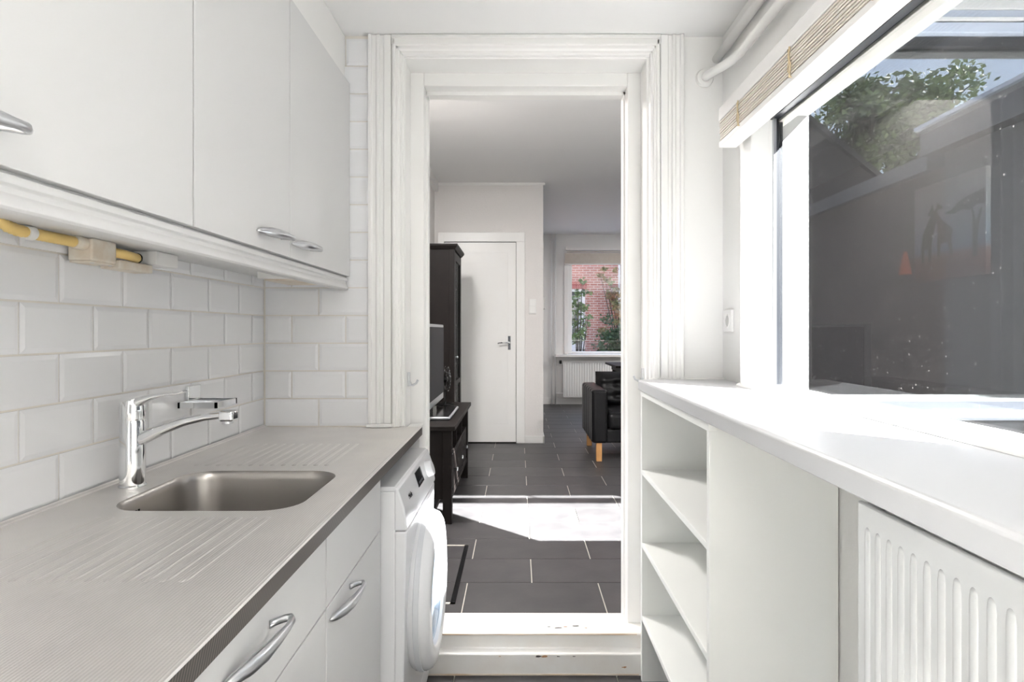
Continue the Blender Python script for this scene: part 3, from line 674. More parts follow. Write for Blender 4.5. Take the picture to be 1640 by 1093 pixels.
# items on the slanted control panel: build flat then map to the slope
pa = Vector((MX+.0145, 0, .797)); pb_ = Vector((MX-.0035, 0, .853)); up = (pb_-pa).normalized(); nrm = Vector((up.z, 0, -up.x))
def on_panel(y, v, d): p = pa+up*v+nrm*d; return (p.x, y, p.z)
def panel_slab(y0, y1, v0, v1, d0, d1):
    m = MB(); m.add([on_panel(y, v, d) for d in (d0, d1) for (y, v) in ((y0, v0), (y1, v0), (y1, v1), (y0, v1))], [(0,1,2,3),(4,5,6,7),(0,1,5,4),(1,2,6,5),(2,3,7,6),(3,0,4,7)]); return m
disp = panel_slab(1.935, 2.035, -.002, .046, .0, .0022).build('display', BLACKG, fp)
panel_slab(1.95, 2.02, .004, .012, .0022, .0026).build('display_keys', DGREY, disp)
MB().tube([on_panel(2.135, .012, 0), on_panel(2.135, .012, .018), on_panel(2.135, .012, .022)], [.030, .0275, .024], 28).build('dial', APPL, fp, smooth='auto')
panel_slab(1.705, 1.83, -.040, -.038, .0, .0006).build('drawer_seam', APPLG, fp)
# brand lettering
fc = bpy.data.curves.new('lettering', 'FONT'); fc.body = 'Miele'; fc.size = 0.022; fc.extrude = 0.0003
fo = bpy.data.objects.new('lettering_tmp', fc); C.objects.link(fo)
dg = bpy.context.evaluated_depsgraph_get(); tm = bpy.data.meshes.new_from_object(fo.evaluated_get(dg)); bpy.data.objects.remove(fo)
tmb = MB(); tmb.add([on_panel(1.775+v.co.x*1.05, .004+v.co.y, .0012+v.co.z) for v in tm.vertices], [tuple(p.vertices) for p in tm.polygons]); tmb.build('lettering', BLACKG, fp)
# porthole door
DYc, DZc = 1.972, 0.462
dr = MB().lathe((MX, DYc, DZc), [(0.235, .010), (0.243, .022), (0.243, .050), (0.236, .066), (0.222, .075), (0.190, .079), (0.172, .072), (0.166, .058), (0.166, .02)], 'X', 56).build('porthole_door', APPL, wm, smooth='auto')
MB().lathe((MX, DYc, DZc), [(0.2445, .030), (0.2455, .031), (0.2455, .046), (0.2445, .047)], 'X', 56).build('rim_band', APPLG, dr, smooth='auto')
MB().lathe((MX, DYc, DZc), [(0.168, .056), (0.160, .062), (0.12, .070), (0.06, .075), (0.0, .076)], 'X', 48).build('door_glass', glass('bluish_porthole_glass', 0.14, (0.72, 0.76, 0.80)), dr, smooth=True)
MB().lathe((MX, DYc, DZc), [(0.165, .022), (0.12, .012), (0.0, .010)], 'X', 40).build('drum', SATIN, dr, smooth=True)

# ================================================================== LIVING ROOM
# floor hatch
ht = thing('floor_hatch', 'black framed tile inset floor hatch just inside the doorway', 'hatch', (-0.58, 2.95, LZ))
HX0, HX1, HY0, HY1 = -0.875, -0.272, 2.592, 3.302
for nm, b in (('frame_strip', (HX1-.022, HX1, HY0, HY1)), ('frame_strip', (HX0, HX1, HY0, HY0+.012)), ('frame_strip', (HX0, HX1, HY1-.010, HY1))):
    box(*b, LZ, LZ+.0035).build(nm, BLACKG if b[0] > -0.5 else FGROUT, ht)

# TV bench
tb = thing('tv_bench', 'black brown wooden tv bench with drawers and open compartments along the left wall', 'tv bench', (-0.63, 4.26, LZ))
BYa, BYb, BXa, BXb, BH = 3.66, 4.86, -0.865, -0.405, LZ+0.60
box(BXa-.01, BXb+.022, BYa-.022, BYb+.022, BH-.028, BH).build('top_board', BWOOD, tb, bev=0.003)
for x in (BXa, BXb-.055):
    for y in (BYa, BYb-.055): box(x, x+.055, y, y+.055, LZ, BH-.028).build('leg', BWOOD, tb, bev=0.002)
for y in (BYa+.012, BYb-.030): box(BXa+.05, BXb-.05, y, y+.018, LZ+.15, BH-.028).build('end_panel', BWOOD, tb)
box(BXa+.01, BXa+.02, BYa+.05, BYb-.05, LZ+.15, BH-.028).build('back_panel', BWOOD, tb)
box(BXa+.02, BXb-.012, BYa+.03, BYb-.03, LZ+.15, LZ+.17).build('bottom_board', BWOOD, tb)
box(BXa+.02, BXb-.012, BYa+.03, BYb-.03, LZ+.395, LZ+.413).build('middle_shelf', BWOOD, tb)
box(BXb-.035, BXb-.008, BYa+.055, BYb-.055, LZ+.13, LZ+.17).build('lower_rail', BWOOD, tb, bev=0.002)
for k in range(1, 3):
    y = BYa+.03+(BYb-BYa-.06)*k/3; box(BXa+.02, BXb-.012, y-.009, y+.009, LZ+.15, BH-.028).build('divider', BWOOD, tb)
for k in range(3):
    ya = BYa+.045+(BYb-BYa-.09)*k/3; yb = ya+(BYb-BYa-.09)/3
    d = box(BXb-.030, BXb-.010, ya+.008, yb-.008, LZ+.175, LZ+.392).build('drawer', BWOOD, tb, bev=0.003)
    MB().lathe((BXb-.010, (ya+yb)/2, LZ+.285), [(0.006, 0), (0.006, .012), (0.013, .016), (0.014, .022), (0.009, .027), (0, .028)], 'X', 14).build('knob', SATIN, d, smooth=True)
# television
tv = thing('television', 'flat television with silver bezel standing on the black tv bench', 'television', (-0.60, 4.18, BH))
box(-0.605, -0.572, 3.752, 4.600, 0.785, 1.345).build('housing', SILVER, tv, bev=0.006)
box(-0.573, -0.568, 3.775, 4.578, 0.835, 1.325).build('screen', mat('dark_grey_screen', (0.045, 0.044, 0.047), 0.6, spec=0.1), tv)
box(-0.66, -0.605, 3.95, 4.40, 0.85, 1.25).build('rear_bulge', BLACKG, tv, bev=0.02)
box(-0.625, -0.580, 4.08, 4.27, BH+.02, 0.79).build('neck', BLACKG, tv, bev=0.004)
bs = box(-0.76, -0.44, 3.88, 4.45, BH+.001, BH+.022).build('base', SILVER, tv, bev=0.008)
box(-0.75, -0.45, 3.89, 4.44, BH+.0221, BH+.0245).build('base_top', BLACKG, bs)
# small fan behind the television
fn = thing('desk_fan', 'small round black mesh fan on the far end of the tv bench', 'fan', (-0.575, 4.72, BH))
MB().lathe((-0.575, 4.72, BH), [(0.07, 0.0), (0.07, .010), (0.02, .018), (0, .018)], 'Z', 20).build('base', BLACKG, fn, smooth='auto')
MB().tube([(-0.575, 4.72, BH+.015), (-0.575, 4.72, BH+.11)], 0.008, 8).build('stem', BLACKG, fn)
ca = MB()
for r, dx in ((0.10, 0), (0.095, .025), (0.07, .035), (0.045, .040), (0.02, .042), (0.095, -.025), (0.06, -.035)):
    ca.tube([(-0.575+dx, 4.72+r*math.cos(2*math.pi*i/20), BH+.20+r*math.sin(2*math.pi*i/20)) for i in range(21)], 0.0022, 5)
for i in range(16):
    a = 2*math.pi*i/16; c, s_ = math.cos(a), math.sin(a)
    ca.tube([(-0.575+dx, 4.72+r*c, BH+.20+r*s_) for r, dx in ((0.02, .042), (.07, .035), (.1, 0), (.06, -.035), (.01, -.04))], 0.0014, 4)
ca.build('cage', BLACKG, fn)
MB().lathe((-0.575, 4.72, BH+.20), [(0.022, -.03), (0.025, 0), (0.02, .02), (0, .022)], 'X', 16).build('motor', BLACKG, fn, smooth='auto')
for i in range(3):
    a = 2*math.pi*i/3+.4
    MB().add([(-0.575+.004*q, 4.72+r*math.cos(a+t), BH+.20+r*math.sin(a+t)) for q, (r, t) in ((-1, (.02, -.3)), (-2, (.085, -.45)), (2, (.085, .35)), (1, (.02, .3)))], [(0, 1, 2, 3)]).build('blade', BLACKG, fn)

# tall glass-door cabinet
tcx = thing('display_cabinet', 'tall black brown cabinet with glass door beyond the television', 'cabinet', (-0.71, 5.45, LZ))
CYa, CYb, CXa, CXb, CT = 5.16, 5.76, -0.872, -0.548, 2.045
box(CXa, CXa+.012, CYa, CYb, LZ+.05, CT-.03).build('back_panel', BWOOD, tcx)
for y in (CYa, CYb-.02): box(CXa, CXb-.02, y, y+.02, LZ, CT-.03).build('side_panel', BWOOD, tcx)
for x, y in ((CXb-.045, CYa-.006), (CXa-.003, CYa-.006), (CXb-.045, CYb-.039), ): box(x, x+.045, y, y+.045, LZ, CT-.03).build('corner_post', BWOOD, tcx, bev=0.002)
MB().loft([[(CXa-.002, CYa-.01, CT-.045), (CXb+.006, CYa-.01, CT-.045), (CXb+.006, CYb+.01, CT-.045), (CXa-.002, CYb+.01, CT-.045)],
           [(CXa-.002, CYa-.03, CT-.015), (CXb+.028, CYa-.03, CT-.015), (CXb+.028, CYb+.03, CT-.015), (CXa-.002, CYb+.03, CT-.015)],
           [(CXa-.002, CYa-.03, CT), (CXb+.028, CYa-.03, CT), (CXb+.028, CYb+.03, CT), (CXa-.002, CYb+.03, CT)]]).build('cornice', BWOOD, tcx)
for z in (LZ+.10, LZ+.50, LZ+.86, LZ+1.22, LZ+1.56): box(CXa+.012, CXb-.04, CYa+.02, CYb-.02, z, z+.018).build('shelf', BWOOD, tcx)
gd = MB()
gd.box(CXb-.018, CXb, CYa+.045, CYa+.115, LZ+.09, CT-.06); gd.box(CXb-.018, CXb, CYb-.10, CYb-.04, LZ+.09, CT-.06)
gd.box(CXb-.018, CXb, CYa+.115, CYb-.10, CT-.13, CT-.06); gd.box(CXb-.018, CXb, CYa+.115, CYb-.10, LZ+.09, LZ+.17); gd.box(CXb-.018, CXb, CYa+.115, CYb-.10, LZ+.70, LZ+.74)
gdo = gd.build('door', BWOOD, tcx)
box(CXb-.011, CXb-.007, CYa+.115, CYb-.10, LZ+.17, CT-.13).build('glass_pane', GLASS_C, gdo)
MB().lathe((CXb, CYa+.08, LZ+.95), [(0.006, 0), (0.006, .012), (0.013, .02), (0, .026)], 'X', 12).build('knob', SATIN, gdo, smooth=True)

# inner door, switches, thermostat, baseboards, cornice
d1 = struct_empty('door_1', (-0.43, 6.31, LZ))
box(-0.842, -0.777, 6.285, 6.33, LZ, 2.30).build('door_frame', GLOSSP, d1, bev=0.002)
box(-0.020, 0.070, 6.292, 6.33, LZ, 2.30).build('door_frame', GLOSSP, d1, bev=0.002)
box(-0.842, 0.070, 6.288, 6.33, 2.232, 2.33).build('door_frame', GLOSSP, d1, bev=0.002)
lfp = box(-0.775, -0.024, 6.305, 6.345, LZ+.012, 2.226).build('leaf', GLOSSP, d1, bev=0.002)
box(-0.755, -0.110, 6.3035, 6.306, LZ+.20, 2.12).build('panel_field', GLOSSP, lfp, bev=0.001)
box(-0.108, -0.080, 6.300, 6.306, 1.10, 1.245).build('handle_plate', CHROME, lfp, bev=0.001)
MB().tube([(-0.094, 6.302, 1.175), (-0.094, 6.262, 1.175), (-0.105, 6.252, 1.175), (-0.150, 6.250, 1.178), (-0.215, 6.252, 1.168)], [.009, .009, .009, .008, .007], 10).build('lever', CHROME, lfp, smooth=True)
box(-0.776, -0.0235, 6.310, 6.32, 2.2262, 2.2318).build('gap_shadow', DARKF, d1); box(-0.0235, -0.0205, 6.310, 6.32, LZ, 2.23).build('gap_shadow', DARKF, d1)  # dark strips drawn as the shade inside the door gaps
swi = thing('light_switch', 'double white rocker switch on the plaster wall beside the inner door', 'switch', (0.15, 6.31, 1.50))
box(0.112, 0.190, 6.298, 6.31, 1.475, 1.635).build('frame', WPLAST, swi, bev=0.003)
for z in (1.483, 1.560): box(0.121, 0.181, 6.292, 6.298, z, z+.066).build('rocker', WPLAST, swi, bev=0.003)
th = box(0.262, 0.292, 6.44, 6.52, 1.53, 1.66).build('thermostat', WPLAST, bev=0.006); tag(th, 'small white thermostat just round the plaster wall corner', 'thermostat')
struct('baseboard_living', box(0.070, 0.274, 6.292, 6.31, LZ, LZ+.075), GLOSSP, bev=0.003)
struct('baseboard_return', box(0.262, 0.274, 6.292, 9.67, LZ, LZ+.075), GLOSSP)
struct('baseboard_back', box(0.274, 3.2, 9.655, 9.67, LZ, LZ+.10), GLOSSP)
struct('trim_cornice', box(-0.88, 0.280, 6.292, 6.31, 2.825, 2.85), GLOSSP)
struct('trim_left_cornice', box(-0.88, -0.835, 2.51, 6.29, 2.76, 2.85), GLOSSP)

# back window (window_3), its blind, sill, radiator, pipes
w3 = struct_empty('window_3', (1.9, 9.67, 0.92))
for nm, b in (('stile', (0.80, 0.865, 9.70, 9.80, 0.93, 2.56)), ('stile', (2.885, 2.95, 9.70, 9.80, 0.93, 2.56)), ('bottom_rail', (0.865, 2.885, 9.70, 9.80, 0.93, 0.965)), ('head_rail', (0.865, 2.885, 9.70, 9.80, 2.50, 2.56)), ('mullion', (2.15, 2.21, 9.70, 9.80, 0.965, 2.50)), ('reveal_board', (0.74, 0.80, 9.64, 9.80, 0.93, 2.60))):
    box(*b).build(nm, GLOSSP, w3, bev=0.003)
for a, b in ((0.865, 2.15), (2.21, 2.885)): box(a, b, 9.745, 9.750, 0.965, 2.50).build('pane', GLASS_C, w3)
tag(box(0.59, 3.19, 9.47, 9.69, 0.885, 0.925).build('window_sill', GLOSSP, bev=0.003), 'white window sill above the far radiator', 'sill')
b3 = thing('window_blind', 'pale wooden blind gathered at the top of the far window', 'blind', (1.9, 9.62, 2.34))
box(0.76, 2.98, 9.575, 9.64, 2.585, 2.635).build('headrail', BLINDW, b3)
box(0.78, 2.96, 9.60, 9.63, 2.555, 2.565).build('slat', BLIND, b3)
for k in range(14): box(0.745, 2.97, 9.58, 9.635, 2.375+k*.0118, 2.375+k*.0118+.009).build('slat', BLIND, b3)
box(0.745, 2.97, 9.58, 9.635, 2.355, 2.372).build('bottom_rail', BLINDW, b3)
r3 = thing('radiator', 'wide white ribbed radiator under the far window', 'radiator', (1.5, 9.6, 0.24))
box(0.715, 2.5, 9.575, 9.59, 0.235, 0.815).build('front_panel', RAD, r3, bev=0.004)
rb = MB()
for k in range(44):
    x = 0.745+k*.04; rb.prism([(x-.013, 9.577), (x-.006, 9.569), (x+.006, 9.569), (x+.013, 9.577)], 'Z', 0.26, 0.785)
rb.build('panel_ribs', RAD, r3)
box(0.72, 2.495, 9.59, 9.655, 0.24, 0.81).build('rear_panel', RAD, r3)
for z in (0.295, 0.765): MB().tube([(0.609, 9.63, z), (0.715, 9.62, z)], 0.011, 8).build('connection', RAD, r3)
MB().lathe((0.675, 9.62, 0.772), [(0.018, 0), (0.02, .01), (0.02, .05), (0.015, .055)], 'Z', 12).build('valve', BLACKG, r3, smooth='auto')
for k, (x, lab) in enumerate(((0.535, 'left vertical white riser pipe in the far corner'), (0.595, 'right vertical white riser pipe feeding the far radiator'))):
    tag(MB().tube([(x, 9.63, LZ), (x, 9.63, 2.85)], 0.012, 10).build('riser_pipe', RAD, smooth=True), lab, 'pipe')

# ------------------------------------------------------------------ leather seating
def cushion(cx, y, z0, z1, wd, thick, tx_n, tz_n, lean=0.0):
    """tufted back cushion; front surface looks to -Y"""
    nx, nz = 28, 22; m = MB(); vs = []
    for side in (0, 1):
        for j in range(nz+1):
            for i in range(nx+1):
                u, v = i/nx, j/nz; x = cx-wd/2+wd*u; z = z0+(z1-z0)*v
                edge = min(1, (min(u, 1-u)*wd/.07))**.5*min(1, (min(v, 1-v)*(z1-z0)/.07))**.5
                bul = thick*edge
                if side == 0:
                    for a in range(1, tx_n+1):
                        for b in range(1, tz_n+1):
                            px, pz = cx-wd/2+wd*a/(tx_n+1), z0+(z1-z0)*b/(tz_n+1)
                            d = math.hypot(x-px, z-pz); bul -= .045*math.exp(-(d/.035)**2)
                    gx = min(abs(u-a/(tx_n+1)) for a in range(1, tx_n+1))*wd; gz = min(abs(v-b/(tz_n+1)) for b in range(1, tz_n+1))*(z1-z0)
                    bul -= .014*math.exp(-(gx/.012)**2)*edge+.014*math.exp(-(gz/.012)**2)*edge
                vs.append((x, y+lean*v+(-bul if side == 0 else .05*edge), z))
    S = (nx+1)*(nz+1); fs = []
    for side in (0, 1):
        for j in range(nz):
            for i in range(nx):
                a = side*S+j*(nx+1)+i; fs.append((a, a+1, a+nx+2, a+nx+1) if side == 0 else (a+nx+1, a+nx+2, a+1, a))
    m.add(vs, fs); return m
def channel_arm(x0, x1, y0, y1, z0, z1, sgn):
    """arm whose outer side has vertical padded channels"""
    n = 6; pts = []
    xo = x0 if sgn < 0 else x1; xi = x1 if sgn < 0 else x0
    for k in range(n*6+1):
        t = k/(n*6); bump = abs(math.sin(math.pi*n*t))**.6; pts.append((xo+sgn*.016*bump, y0+(y1-y0)*t))
    pts += [(xi, y1), (xi, y0)]
    return MB().prism(pts, 'Z', z0, z1)
s1 = thing('leather_sofa', 'black tufted leather sofa on oak legs facing the doorway', 'sofa', (1.6, 5.85, LZ))
SXa, SXb, SYa, SYb = 0.675, 2.55, 5.40, 6.28; SB = LZ+.165
box(SXa+.02, SXb-.02, SYa+.02, SYb, SB, SB+.13).build('base', LEATH, s1, bev=0.02, seg=3)
channel_arm(SXa, SXa+.13, SYa, SYb-.02, SB, 0.765, -1).build('arm', LEATH, s1, bev=0.03, seg=4)
channel_arm(SXb-.13, SXb, SYa, SYb-.02, SB, 0.765, 1).build('arm', LEATH, s1, bev=0.03, seg=4)
box(SXa+.15, SXb-.15, SYb-.14, SYb, SB, 0.80).build('back_frame', LEATH, s1, bev=0.04, seg=4)
for a, b in ((SXa+.135, 1.61), (1.615, SXb-.135)):
    box(a, b, SYa-.01, SYb-.26, SB+.12, SB+.275).build('seat_cushion', LEATH, s1, bev=0.045, seg=4)
    cushion((a+b)/2, SYb-.20, SB+.25, 0.885, b-a+.05, .12, 3, 2, lean=.05).build('back_cushion', LEATH, s1, smooth=True)
for x in (SXa+.03, SXb-.03-.05):
    for y in (SYa+.02, SYb-.12): box(x, x+.050, y, y+.05, LZ, SB+.002).build('leg', OAK, s1, bev=0.003)
s2 = thing('leather_sofa', 'black leather sofa along the right wall below the giraffe picture', 'sofa', (2.75, 4.05, LZ))
box(2.30, 3.16, 2.95, 5.08, SB, SB+.24).build('base', LEATH, s2, bev=0.03, seg=3)
box(2.88, 3.16, 2.95, 5.08, SB+.2, 0.915).build('back', LEATH, s2, bev=0.05, seg=4)
for y in (2.95, 4.88): box(2.30, 2.92, y, y+.20, SB, 0.765).build('arm', LEATH, s2, bev=0.04, seg=4)
for y in (3.16, 4.02): box(2.28, 2.88, y, y+.85, SB+.2, SB+.32).build('seat_cushion', LEATH, s2, bev=0.04, seg=4)
for x in (2.34, 3.05):
    for y in (3.0, 4.98): box(x, x+.05, y, y+.05, LZ, SB+.002).build('leg', OAK, s2)
# dining table behind the sofa
dt = thing('dining_table', 'dark dining table between the sofa and the far window', 'table', (1.95, 7.75, LZ))
box(1.185, 2.75, 7.30, 8.20, 0.845, 0.872).build('table_top', BWOOD, dt, bev=0.004)
box(1.26, 2.67, 7.37, 8.13, 0.78, 0.845).build('apron', BWOOD, dt)
for x in (1.27, 2.60):
    for y in (7.38, 8.06): box(x, x+.06, y, y+.06, LZ, 0.80).build('leg', BWOOD, dt)

# giraffe picture on the right wall
pic = thing('canvas_picture', 'square canvas print of two giraffes and an acacia tree on the right living room wall', 'picture', (3.17, 4.44, 1.66))
PY0, PY1, PZ0, PZ1 = 4.07, 4.80, 1.685, 2.42
def canvasmat():
    m = bpy.data.materials.new('savanna_print'); m.use_nodes = True; t = m.node_tree; b = t.nodes['Principled BSDF']; b.inputs['Roughness'].default_value = 0.7
    co = t.nodes.new('ShaderNodeTexCoord'); s = t.nodes.new('ShaderNodeSeparateXYZ'); t.links.new(co.outputs['Generated'], s.inputs[0])
    r = t.nodes.new('ShaderNodeValToRGB'); e = r.color_ramp.elements
    e[0].position = 0.0; e[0].color = (0.16, 0.06, 0.04, 1); e[1].position = 1.0; e[1].color = (0.55, 0.55, 0.53, 1)
    for p, c in ((0.15, (0.22, 0.08, 0.05, 1)), (0.24, (0.30, 0.15, 0.12, 1)), (0.30, (0.26, 0.38, 0.50, 1)), (0.55, (0.42, 0.50, 0.56, 1))): q = e.new(p); q.color = c
    t.links.new(s.outputs['Z'], r.inputs[0]); t.links.new(r.outputs[0], b.inputs['Base Color']); return m
box(3.165, 3.199, PY0, PY1, PZ0, PZ1).build('canvas', canvasmat(), pic)
INK = mat('dark_print_ink', (0.018, 0.013, 0.012), 0.8); TAN = mat('giraffe_print', (0.07, 0.035, 0.022), 0.8, noise=(60, 1.0, (0.20, 0.11, 0.08)))
def flat(name, pts, m, x=3.1635):   # pts in canvas (0..1 left->right as seen, 0..1 up)
    mb = MB(); n = len(pts)
    P = [(PY1-(PY1-PY0)*u, PZ0+(PZ1-PZ0)*v) for u, v in pts]
    mb.add([(x, y, z) for y, z in P]+[(3.1651, y, z) for y, z in P], [tuple(range(n)), tuple(range(2*n-1, n-1, -1))]+[(i, (i+1) % n, n+(i+1) % n, n+i) for i in range(n)]); mb.build(name, m, pic)
flat('printed_giraffe', [(.12,.20),(.15,.20),(.16,.33),(.22,.33),(.23,.20),(.26,.20),(.27,.40),(.30,.48),(.34,.60),(.30,.72),(.22,.62),(.14,.50),(.11,.36)], INK)
flat('printed_neck', [(.22,.60),(.31,.70),(.29,.76),(.28,.80),(.26,.74),(.21,.70),(.23,.67),(.27,.70)], INK)
flat('printed_giraffe', [(.36,.24),(.39,.24),(.40,.36),(.50,.37),(.55,.24),(.58,.24),(.56,.40),(.58,.48),(.50,.55),(.42,.60),(.34,.72),(.31,.68),(.36,.55),(.36,.42)], TAN, 3.1630)
flat('printed_neck', [(.33,.66),(.37,.72),(.44,.72),(.42,.75),(.38,.77),(.36,.79),(.34,.74),(.30,.70)], TAN, 3.1630)
flat('printed_tree_trunk', [(.84,.18),(.90,.18),(.90,.40),(.96,.62),(.94,.63),(.88,.50),(.86,.60),(.83,.66),(.82,.65),(.84,.55),(.84,.40)], INK)
flat('printed_tree_crown', [(.46,.66),(.56,.68),(.66,.74),(.78,.77),(.99,.80),(.99,.66),(.90,.67),(.80,.63),(.70,.66),(.60,.63)], INK)
# orange wall lamp left of the picture
fl = thing('wall_lamp', 'small orange cone wall lamp left of the giraffe picture', 'lamp', (3.19, 4.87, 1.85))
box(3.185, 3.2, 4.845, 4.895, 1.80, 1.88).build('wall_plate', BLACKG, fl, bev=0.002)
MB().tube([(3.187, 4.87, 1.84), (3.15, 4.87, 1.84), (3.135, 4.87, 1.86)], 0.006, 8).build('arm', BLACKG, fl)
MB().lathe((3.135, 4.87, 1.755), [(0.048, 0), (0.012, .185), (0.010, .185), (0.044, .003)], 'Z', 24).build('shade', ORANGE, fl, smooth='auto')

# ------------------------------------------------------------------ courtyard window of the living room (window_2) and siding
w2 = struct_empty('window_2', (1.9, 2.27, 1.0))
for nm, b, m in (('stile', (1.020, 1.070, 2.215, 2.30, 0.985, 2.60), GLOSSP), ('stile', (2.90, 2.95, 2.215, 2.30, 0.985, 2.60), GLOSSP),
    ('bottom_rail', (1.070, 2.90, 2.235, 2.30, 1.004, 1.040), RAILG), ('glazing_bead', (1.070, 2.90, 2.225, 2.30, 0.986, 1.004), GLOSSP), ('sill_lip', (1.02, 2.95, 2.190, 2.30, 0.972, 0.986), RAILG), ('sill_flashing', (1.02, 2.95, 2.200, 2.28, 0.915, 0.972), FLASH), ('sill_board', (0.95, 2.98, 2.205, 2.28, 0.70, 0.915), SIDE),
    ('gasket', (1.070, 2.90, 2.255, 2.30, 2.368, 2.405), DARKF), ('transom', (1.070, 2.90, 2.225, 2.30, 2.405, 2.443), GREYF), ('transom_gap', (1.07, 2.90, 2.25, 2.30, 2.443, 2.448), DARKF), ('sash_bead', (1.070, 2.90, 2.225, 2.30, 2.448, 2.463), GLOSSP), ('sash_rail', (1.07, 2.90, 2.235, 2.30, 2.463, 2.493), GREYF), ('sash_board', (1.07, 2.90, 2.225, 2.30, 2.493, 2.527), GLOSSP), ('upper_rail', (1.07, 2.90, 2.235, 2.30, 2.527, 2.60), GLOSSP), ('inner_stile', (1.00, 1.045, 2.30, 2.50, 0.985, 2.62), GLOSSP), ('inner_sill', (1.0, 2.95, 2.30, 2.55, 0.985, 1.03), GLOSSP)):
    box(*b).build(nm, m, w2, bev=0.002)
box(1.070, 2.90, 2.278, 2.282, 1.040, 2.368).build('pane', GLASS_L, w2)
struct('sun_cutoff_ledge', box(0.95, 3.2, 2.0, 2.28, 2.645, 2.70), FASCIA)  # added ledge that stops sun reaching the upper window
gt = struct_empty('sun_cutoff_bar', (2.0, 2.0, 2.46))
box(0.95, 3.2, 1.97, 2.03, 2.470, 2.558).build('gutter', FASCIA, gt)  # added bar that cuts a dark band into the living-room sun patch
for x in (0.96, 1.7, 2.5, 3.18): box(x, x+.012, 1.99, 2.01, 2.558, 2.646).build('cutoff_bar_bracket', FASCIA, gt)
zb = 1.9495-0.19*10; bd0 = None
for k in range(14):
    z = zb+0.19*k
    if bd0 is None:
        bd0 = MB().prism([(2.275, z), (2.246, z), (2.246, z+.006), (2.262, z+.1895), (2.275, z+.1895)], 'X', 0.932, 1.020).build('siding_board', SIDE, facade); bz = z
    else: copy_at(bd0, facade, (0, 0, z-bz))

# ================================================================== OUTDOORS, courtyard side (seen mirrored in window_2)
nb = thing('garden_annexe', 'long flat roofed grey plastered annexe bounding the courtyard', 'building', (5.5, -1, -0.1))
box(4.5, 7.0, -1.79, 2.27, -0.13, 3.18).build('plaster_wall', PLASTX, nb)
box(4.35, 7.0, -1.95, 2.27, 3.18, 3.46).build('fascia', FASCIA, nb)
box(4.30, 7.1, -1.98, 2.27, 3.46, 3.50).build('roof_edge', GREYF, nb)
na = thing('brick_shed', 'dark brick shed with grey gutter next to the plastered annexe', 'building', (5.6, -5, -0.1))
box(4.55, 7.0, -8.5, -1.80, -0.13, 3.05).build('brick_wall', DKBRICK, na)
box(4.45, 7.0, -8.5, -1.99, 3.05, 3.22).build('gutter_board', FASCIA, na)
box(4.538, 4.55, -6.2, -5.0, 0.0, 2.2).build('shed_door', ROOFT, na)
hs = thing('gabled_house', 'dark roofed house behind the courtyard', 'building', (3.0, -12, -0.1))
MB().prism([(-2.0, -0.13), (9.6, -0.13), (9.6, 3.9), (4.6, 8.0), (-2.0, 8.0)], 'Y', -16, -9.6).build('gable_wall', ROOFT, hs)
MB().prism([(9.9, 3.65), (9.9, 3.80), (4.6, 8.15), (4.6, 8.0)], 'Y', -16.2, -9.45).build('roof_slope', ROOFT, hs)

def leaf_cloud(centres, per, spread, size, flatz=0.7):
    m = MB()
    for c in centres:
        for _ in range(per):
            p = Vector(c)+Vector((random.gauss(0, spread), random.gauss(0, spread), random.gauss(0, spread*flatz)))
            a = Vector((random.uniform(-1, 1), random.uniform(-1, 1), random.uniform(-.6, .6))).normalized(); b = a.cross(Vector((random.uniform(-1, 1), random.uniform(-1, 1), random.uniform(-1, 1)))).normalized()
            L, W_ = size*random.uniform(.7, 1.3), size*random.uniform(.28, .45)
            n = len(m.v); m.v += [tuple(p-a*L*.5), tuple(p+b*W_), tuple(p+a*L*.5), tuple(p-b*W_)]; m.f.append((n, n+1, n+2, n+3))
    return m
def tree(label, base, trunk_top, crown_c, crown_r, lm, n_tip, per, size, seed, spread):
    random.seed(seed)
    t = thing('garden_tree', label, 'tree', base); tr = MB()
    b = Vector(base); tt = Vector(trunk_top); tr.tube([b, b.lerp(tt, .5)+Vector((.15, 0, 0)), tt], [.30, .24, .20], 9)
    tips = []
    mains = []
    for k in range(9):
        a = 2*math.pi*k/9+random.uniform(-.3, .3); e = random.uniform(.0, .9)
        end = Vector(crown_c)+Vector((crown_r[0]*.6*math.cos(a), crown_r[1]*.6*math.sin(a), crown_r[2]*(-.3+e)))
        mid = tt.lerp(end, .45)+Vector((random.uniform(-.3, .3), random.uniform(-.3, .3), .3))
        tr.tube([tt-Vector((0, 0, .3)), tt.lerp(mid, .5), mid, end], [.15, .12, .085, .03], 7); mains.append((mid, end))
    for k in range(n_tip):
        mid, end = random.choice(mains); s = mid.lerp(end, random.uniform(.1, 1))
        while True:
            q = Vector((random.uniform(-1, 1), random.uniform(-1, 1), random.uniform(-1, 1)))
            if 0.25 < q.length < 1: break
        e = Vector(crown_c)+Vector((q.x*crown_r[0], q.y*crown_r[1], q.z*crown_r[2]))
        if (e-s).length > crown_r[0]*.75: e = s.lerp(e, .6)
        m_ = s.lerp(e, .5)+Vector((0, 0, random.uniform(0, .25)))
        tr.tube([s, m_, e], [.035, .022, .008], 5); tips += [tuple(e), tuple(m_.lerp(e, .5))]
    tr.build('trunk_and_branches', BARK, t)
    leaf_cloud(tips, per, spread, size).build('foliage', lm, t, kind='stuff')
tree('tall spreading green tree beyond the dark roofed house', (10.6, -13.4, -0.13), (10.8, -13.4, 4.6), (11.2, -13.4, 7.85), (3.3, 2.4, 2.25), LEAF, 190, 16, .20, 3, .17)

